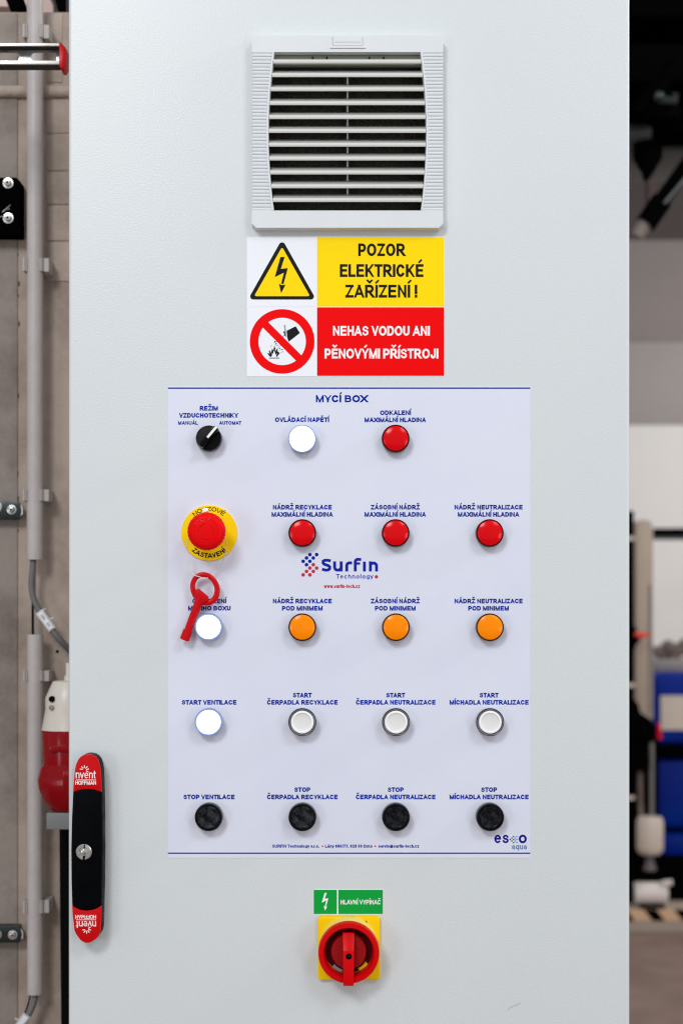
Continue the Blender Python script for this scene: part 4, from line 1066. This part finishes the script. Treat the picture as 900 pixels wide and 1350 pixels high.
o = MB().lathe((X(873, 2.28), 2.28, Z(160, 2.28)), [(.0, -.02), (.045, 0), (.045, .03), (.025, .05), (.025, .07)], 20, 'z').build('clamp_fitting', 'black_paint'); tag(o, 'dark clamp fitting hanging at the foot of the diagonal brace', 'clamp')
MB().lathe((X(868, 2.2), 2.2, Z(128, 2.2)), [(0.0, .018), (.008, .016), (.012, .008), (.012, 0), (0, -.002)], 20).build('bolt', 'metal_dark', o)
MB().tube([P(868, 132, 2.22), P(892, 133, 2.22)], .010, 8).build('clamp_arm', 'metal_dark', o)
hb(872, 960, 140, 172, 2.7, 2.86, 'black_box', 'black_paint', 'black cable box under the clamp at the right edge', 'box')
o = MB().lathe((X(853, 2.8), 2.8, Z(229, 2.8)), [(.012, -.02), (.016, 0), (.042, .045), (.042, .085), (.02, .088)], 20, 'z').build('pipe_hanger', 'black_paint'); tag(o, 'black cone shaped hanger under the grey duct', 'hanger')
MB().tube([P(855, 226, 2.8), P(855, 276, 2.8)], .012, 10).build('hanger_rod', mat('rust_brown_rod', (46, 22, 20), .6), o)
# diagonal black pipe
pi = empty('diagonal_pipe', P(866, 275, 2.5)); tag(pi, 'black diagonal pipe with a grey end fitting at the upper right', 'pipe')
MB().tube([P(925, 190, 2.5), P(866, 272, 2.5)], 10.5 * sc(2.5), 18).build('pipe_tube', 'black_paint', pi)
MB().tube([P(925, 208, 2.46), P(875, 268, 2.46)], 2.2 * sc(2.5), 10).build('side_tube', 'duct', pi)
MB().tube([P(872, 264, 2.5), P(850, 296, 2.5)], 14 * sc(2.5), 18).build('coupling', 'black_paint', pi)
MB().tube([P(851, 293, 2.5), P(838, 312, 2.5)], [11 * sc(2.5), 8.5 * sc(2.5)], 18).build('end_fitting', mat('grey_brown_fitting', (110, 100, 94), .5), pi)
# black level rail on the white wall
hb(859, 960, 696, 706, 6.2, 6.32, 'handrail', 'black_paint', 'black level rail in front of the white hall wall', 'rail', bevel=.02)
hb(859, 960, 706.5, 711, 6.22, 6.3, 'rail_trim', 'duct', 'thin grey strip along the underside of the black rail', 'trim')
# machine group
MY = 4.37
kerb = MB().box(X(700, MY), X(1350, MY), MY, MY + 2.4, 0.0, Z(1197.5, MY)).build('machine_plinth', 'kerb', bevel=.006, kind='structure')
m = MB()
pitch_ = 23.5; x_ = 780
while x_ < 1330:
    m.flat([(X(a, MY), Z(b, MY)) for a, b in ((x_, 1213.5), (x_ + 16, 1213.5), (x_ + 5, 1198.8), (x_ - 12, 1198.8))], MY - .005)
    x_ += 41 * .97
hz_ = MB().flat([(X(a, MY), Z(b, MY)) for a, b in ((702, 1213.8), (1348, 1213.8), (1348, 1198.4), (702, 1198.4))], MY - .003).build('hazard_tape', 'haz_yellow', kerb, flat=True)
m.build('black_stripe', 'black_paint', hz_, flat=True)
mh = hb(800, 868.5, 968, 1132, MY + .3, MY + .6, 'machine_housing', 'black_paint', 'black machine housing behind the valves and the beige canister', 'machine')
MB().box(X(800, MY + .17), X(1000, MY + .17), MY + .17, MY + .29, Z(1199, MY + .17), Z(1132, MY + .17)).build('base_skirt', 'black_paint', mh, bevel=.01)
po = hb(836, 862, 685, 955, MY + .1, MY + .28, 'tan_post', 'tan', 'tan painted upright post beside the blue tanks', 'post', bevel=.03)
MB().box(X(856, MY + .1), X(858.5, MY + .1), MY + .09, MY + .11, Z(940, MY + .1), Z(770, MY + .1)).build('post_groove', 'wall_grey', po)
o = MB().tube([P(829, 674, MY), P(829.5, 850, MY), P(829, 1190, MY)], 6 * sc(MY), 16).build('black_riser_pipe', 'black_paint'); tag(o, 'black upright pipe half hidden by the right cabinet edge', 'pipe')
for py in (710, 903, 1051):
    MB().lathe((X(829, MY), MY, Z(py + 2.5, MY)), [(6.4 * sc(MY), 0), (7.2 * sc(MY), 0), (7.2 * sc(MY), 5 * sc(MY)), (6.4 * sc(MY), 5 * sc(MY))], 16, 'z').build('pipe_collar', 'beige', o)
def valve(px, py, label, hx_, hy_, mt, s1=1.0):
    v = empty('ball_valve', P(px, py, MY)); tag(v, label, 'valve', 'black valves on the pipes')
    MB().lathe((X(px, MY), MY, Z(py + 18 * s1, MY)), [(0, -.01), (.016, 0), (.022, .02 * s1), (.034 * s1, .03 * s1), (.034 * s1, .06 * s1), (.022, .075 * s1), (.016, .09 * s1), (0, .1 * s1)], 18, 'z').build('valve_body', 'black_paint', v)
    MB().tube([P(px, py, MY - .02), P(hx_, hy_, MY - .02)], .011, 10).build('valve_stem', 'black_paint', v)
    return v
v = valve(831, 838, 'small black valve with an orange lever beside the tan post', 838, 837, 'orange')
MB().tube([P(836, 836.5, MY - .03), P(846, 837.5, MY - .03), P(855, 836, MY - .03)], [.010, .012, .006], 12).build('valve_lever', 'orange', v)
v = valve(836, 955, 'large black valve with a red grip in front of the blue tank', 864, 962, 'redv', 2.0)
MB().lathe((X(837, MY), MY, Z(1015, MY)), [(0, 0), (.045, 0), (.05, .03), (.035, .09), (.030, .20), (.0, .205)], 18, 'z').build('valve_housing', 'black_paint', v)
MB().box(X(838, MY), X(862, MY), MY - .03, MY + .02, Z(978, MY), Z(953, MY)).build('valve_actuator', 'black_paint', v, bevel=.01)
MB().tube([P(867.5, 953, MY - .03), P(868.5, 974, MY - .03)], [.006, .011], 12).build('valve_grip', 'lens_red', v)
for (a, b0, b1, r_, mt, lb) in ((858.5, 976, 1074, 3.0, 'steel', 'slim steel pipe standing in front of the blue tank'), (844, 1000, 1080, 3.6, 'brown', 'brown grey hose above the beige canister')):
    o = MB().tube([P(a - (6 if a < 850 else 0) * .3, b0, MY), P(a, b1, MY)], r_ * sc(MY), 12).build('service_pipe', mt); tag(o, lb, 'pipe')
cn_ = (X(856, MY - .05), MY - .05, Z(1126, MY - .05)); u = sc(MY - .05)
o = MB().lathe(cn_, [(0, 0), (13 * u, 0), (17 * u, 5 * u), (17.6 * u, 8 * u), (17.6 * u, 44 * u), (15 * u, 49 * u), (0, 50 * u)], 32, 'z').build('canister', 'beige'); tag(o, 'beige plastic canister above the motor on the striped plinth', 'canister')
MB().lathe(cn_, [(6 * u, -22 * u), (9 * u, -20 * u), (5 * u, -8 * u), (5 * u, 0)], 16, 'z').build('drain_spout', mat('smoky_plastic', (96, 84, 86), .3), o)
cm_ = (X(835, MY + .05), MY + .05, Z(1178, MY + .05)); u = sc(MY + .05)
mo = MB().lathe(cm_, [(0, -6 * u), (11 * u, -5 * u), (15 * u, 0), (15 * u, 38 * u), (13 * u, 43 * u), (0, 44 * u)], 32, 'x').build('pump_motor', 'motor'); tag(mo, 'off white cylindrical pump motor lying on the striped plinth', 'motor')
MB().tube([P(872, 1165, MY + .02), P(885, 1163.5, MY + .02)], .012, 12).build('cable_inlet', 'motor', mo)
MB().box(X(840, MY + .05), X(872, MY + .05), MY, MY + .1, Z(1197.4, MY + .05), Z(1191, MY + .05)).build('motor_foot', 'black_paint', mo)
# tanks
BY = 5.0
def tank(p0, p1, label, lab=False):
    x0_, x1_ = X(861.5, BY), X(985, BY)
    e_ = MB().box(x0_, x1_, BY, BY + .8, Z(p1, BY), Z(p0, BY)).build('blue_tank', 'blue', bevel=.035, seg=3); tag(e_, label, 'tank', 'blue plastic tanks at the right edge')
    MB().lathe((x0_ + .2, BY + .3, Z(p0, BY) - .002), [(.07, 0), (.07, .035), (.06, .04), (0, .04)], 24, 'z').build('screw_cap', 'plug_grey' if lab else 'black_paint', e_)
    if lab: MB().box(X(870, BY), X(960, BY), BY - .004, BY + .002, Z(962.5, BY), Z(917, BY)).build('paper_label', 'beige', e_)
    return e_
tank(888, 982, 'upper blue plastic tank with a blank pale label at the right edge', True)
tank(1000, 1093, 'middle blue plastic tank under the black band')
tank(1099, 1150, 'lowest dark blue plastic tank behind the canister')
hb(861, 985, 983.5, 999, BY - .03, BY + .8, 'tank_shelf', 'black_paint', 'black shelf between the upper and middle blue tanks', 'shelf')
o = hb(861, 985, 869, 887, BY + .2, BY + .5, 'grey_lid_box', 'wall_grey', 'pale grey box standing behind the upper blue tank', 'box', bevel=.02)
m = MB()
for k, (a, b, r_) in enumerate(((866, 858, 9), (880, 852, 11), (893, 856, 11), (905, 850, 13), (873, 863, 8), (888, 864, 9))):
    m.lathe((X(a, BY + .3), BY + .3, Z(b + r_, BY + .3)), [(0, 0), (r_ * .9 * sc(BY), r_ * .3 * sc(BY)), (r_ * sc(BY), r_ * sc(BY)), (r_ * .7 * sc(BY), r_ * 1.6 * sc(BY)), (0, r_ * 1.9 * sc(BY))], 12, 'z')
o = m.build('cloth_bundle', 'brown'); tag(o, 'heap of brown grey cloth on the box behind the blue tank', 'cloth')
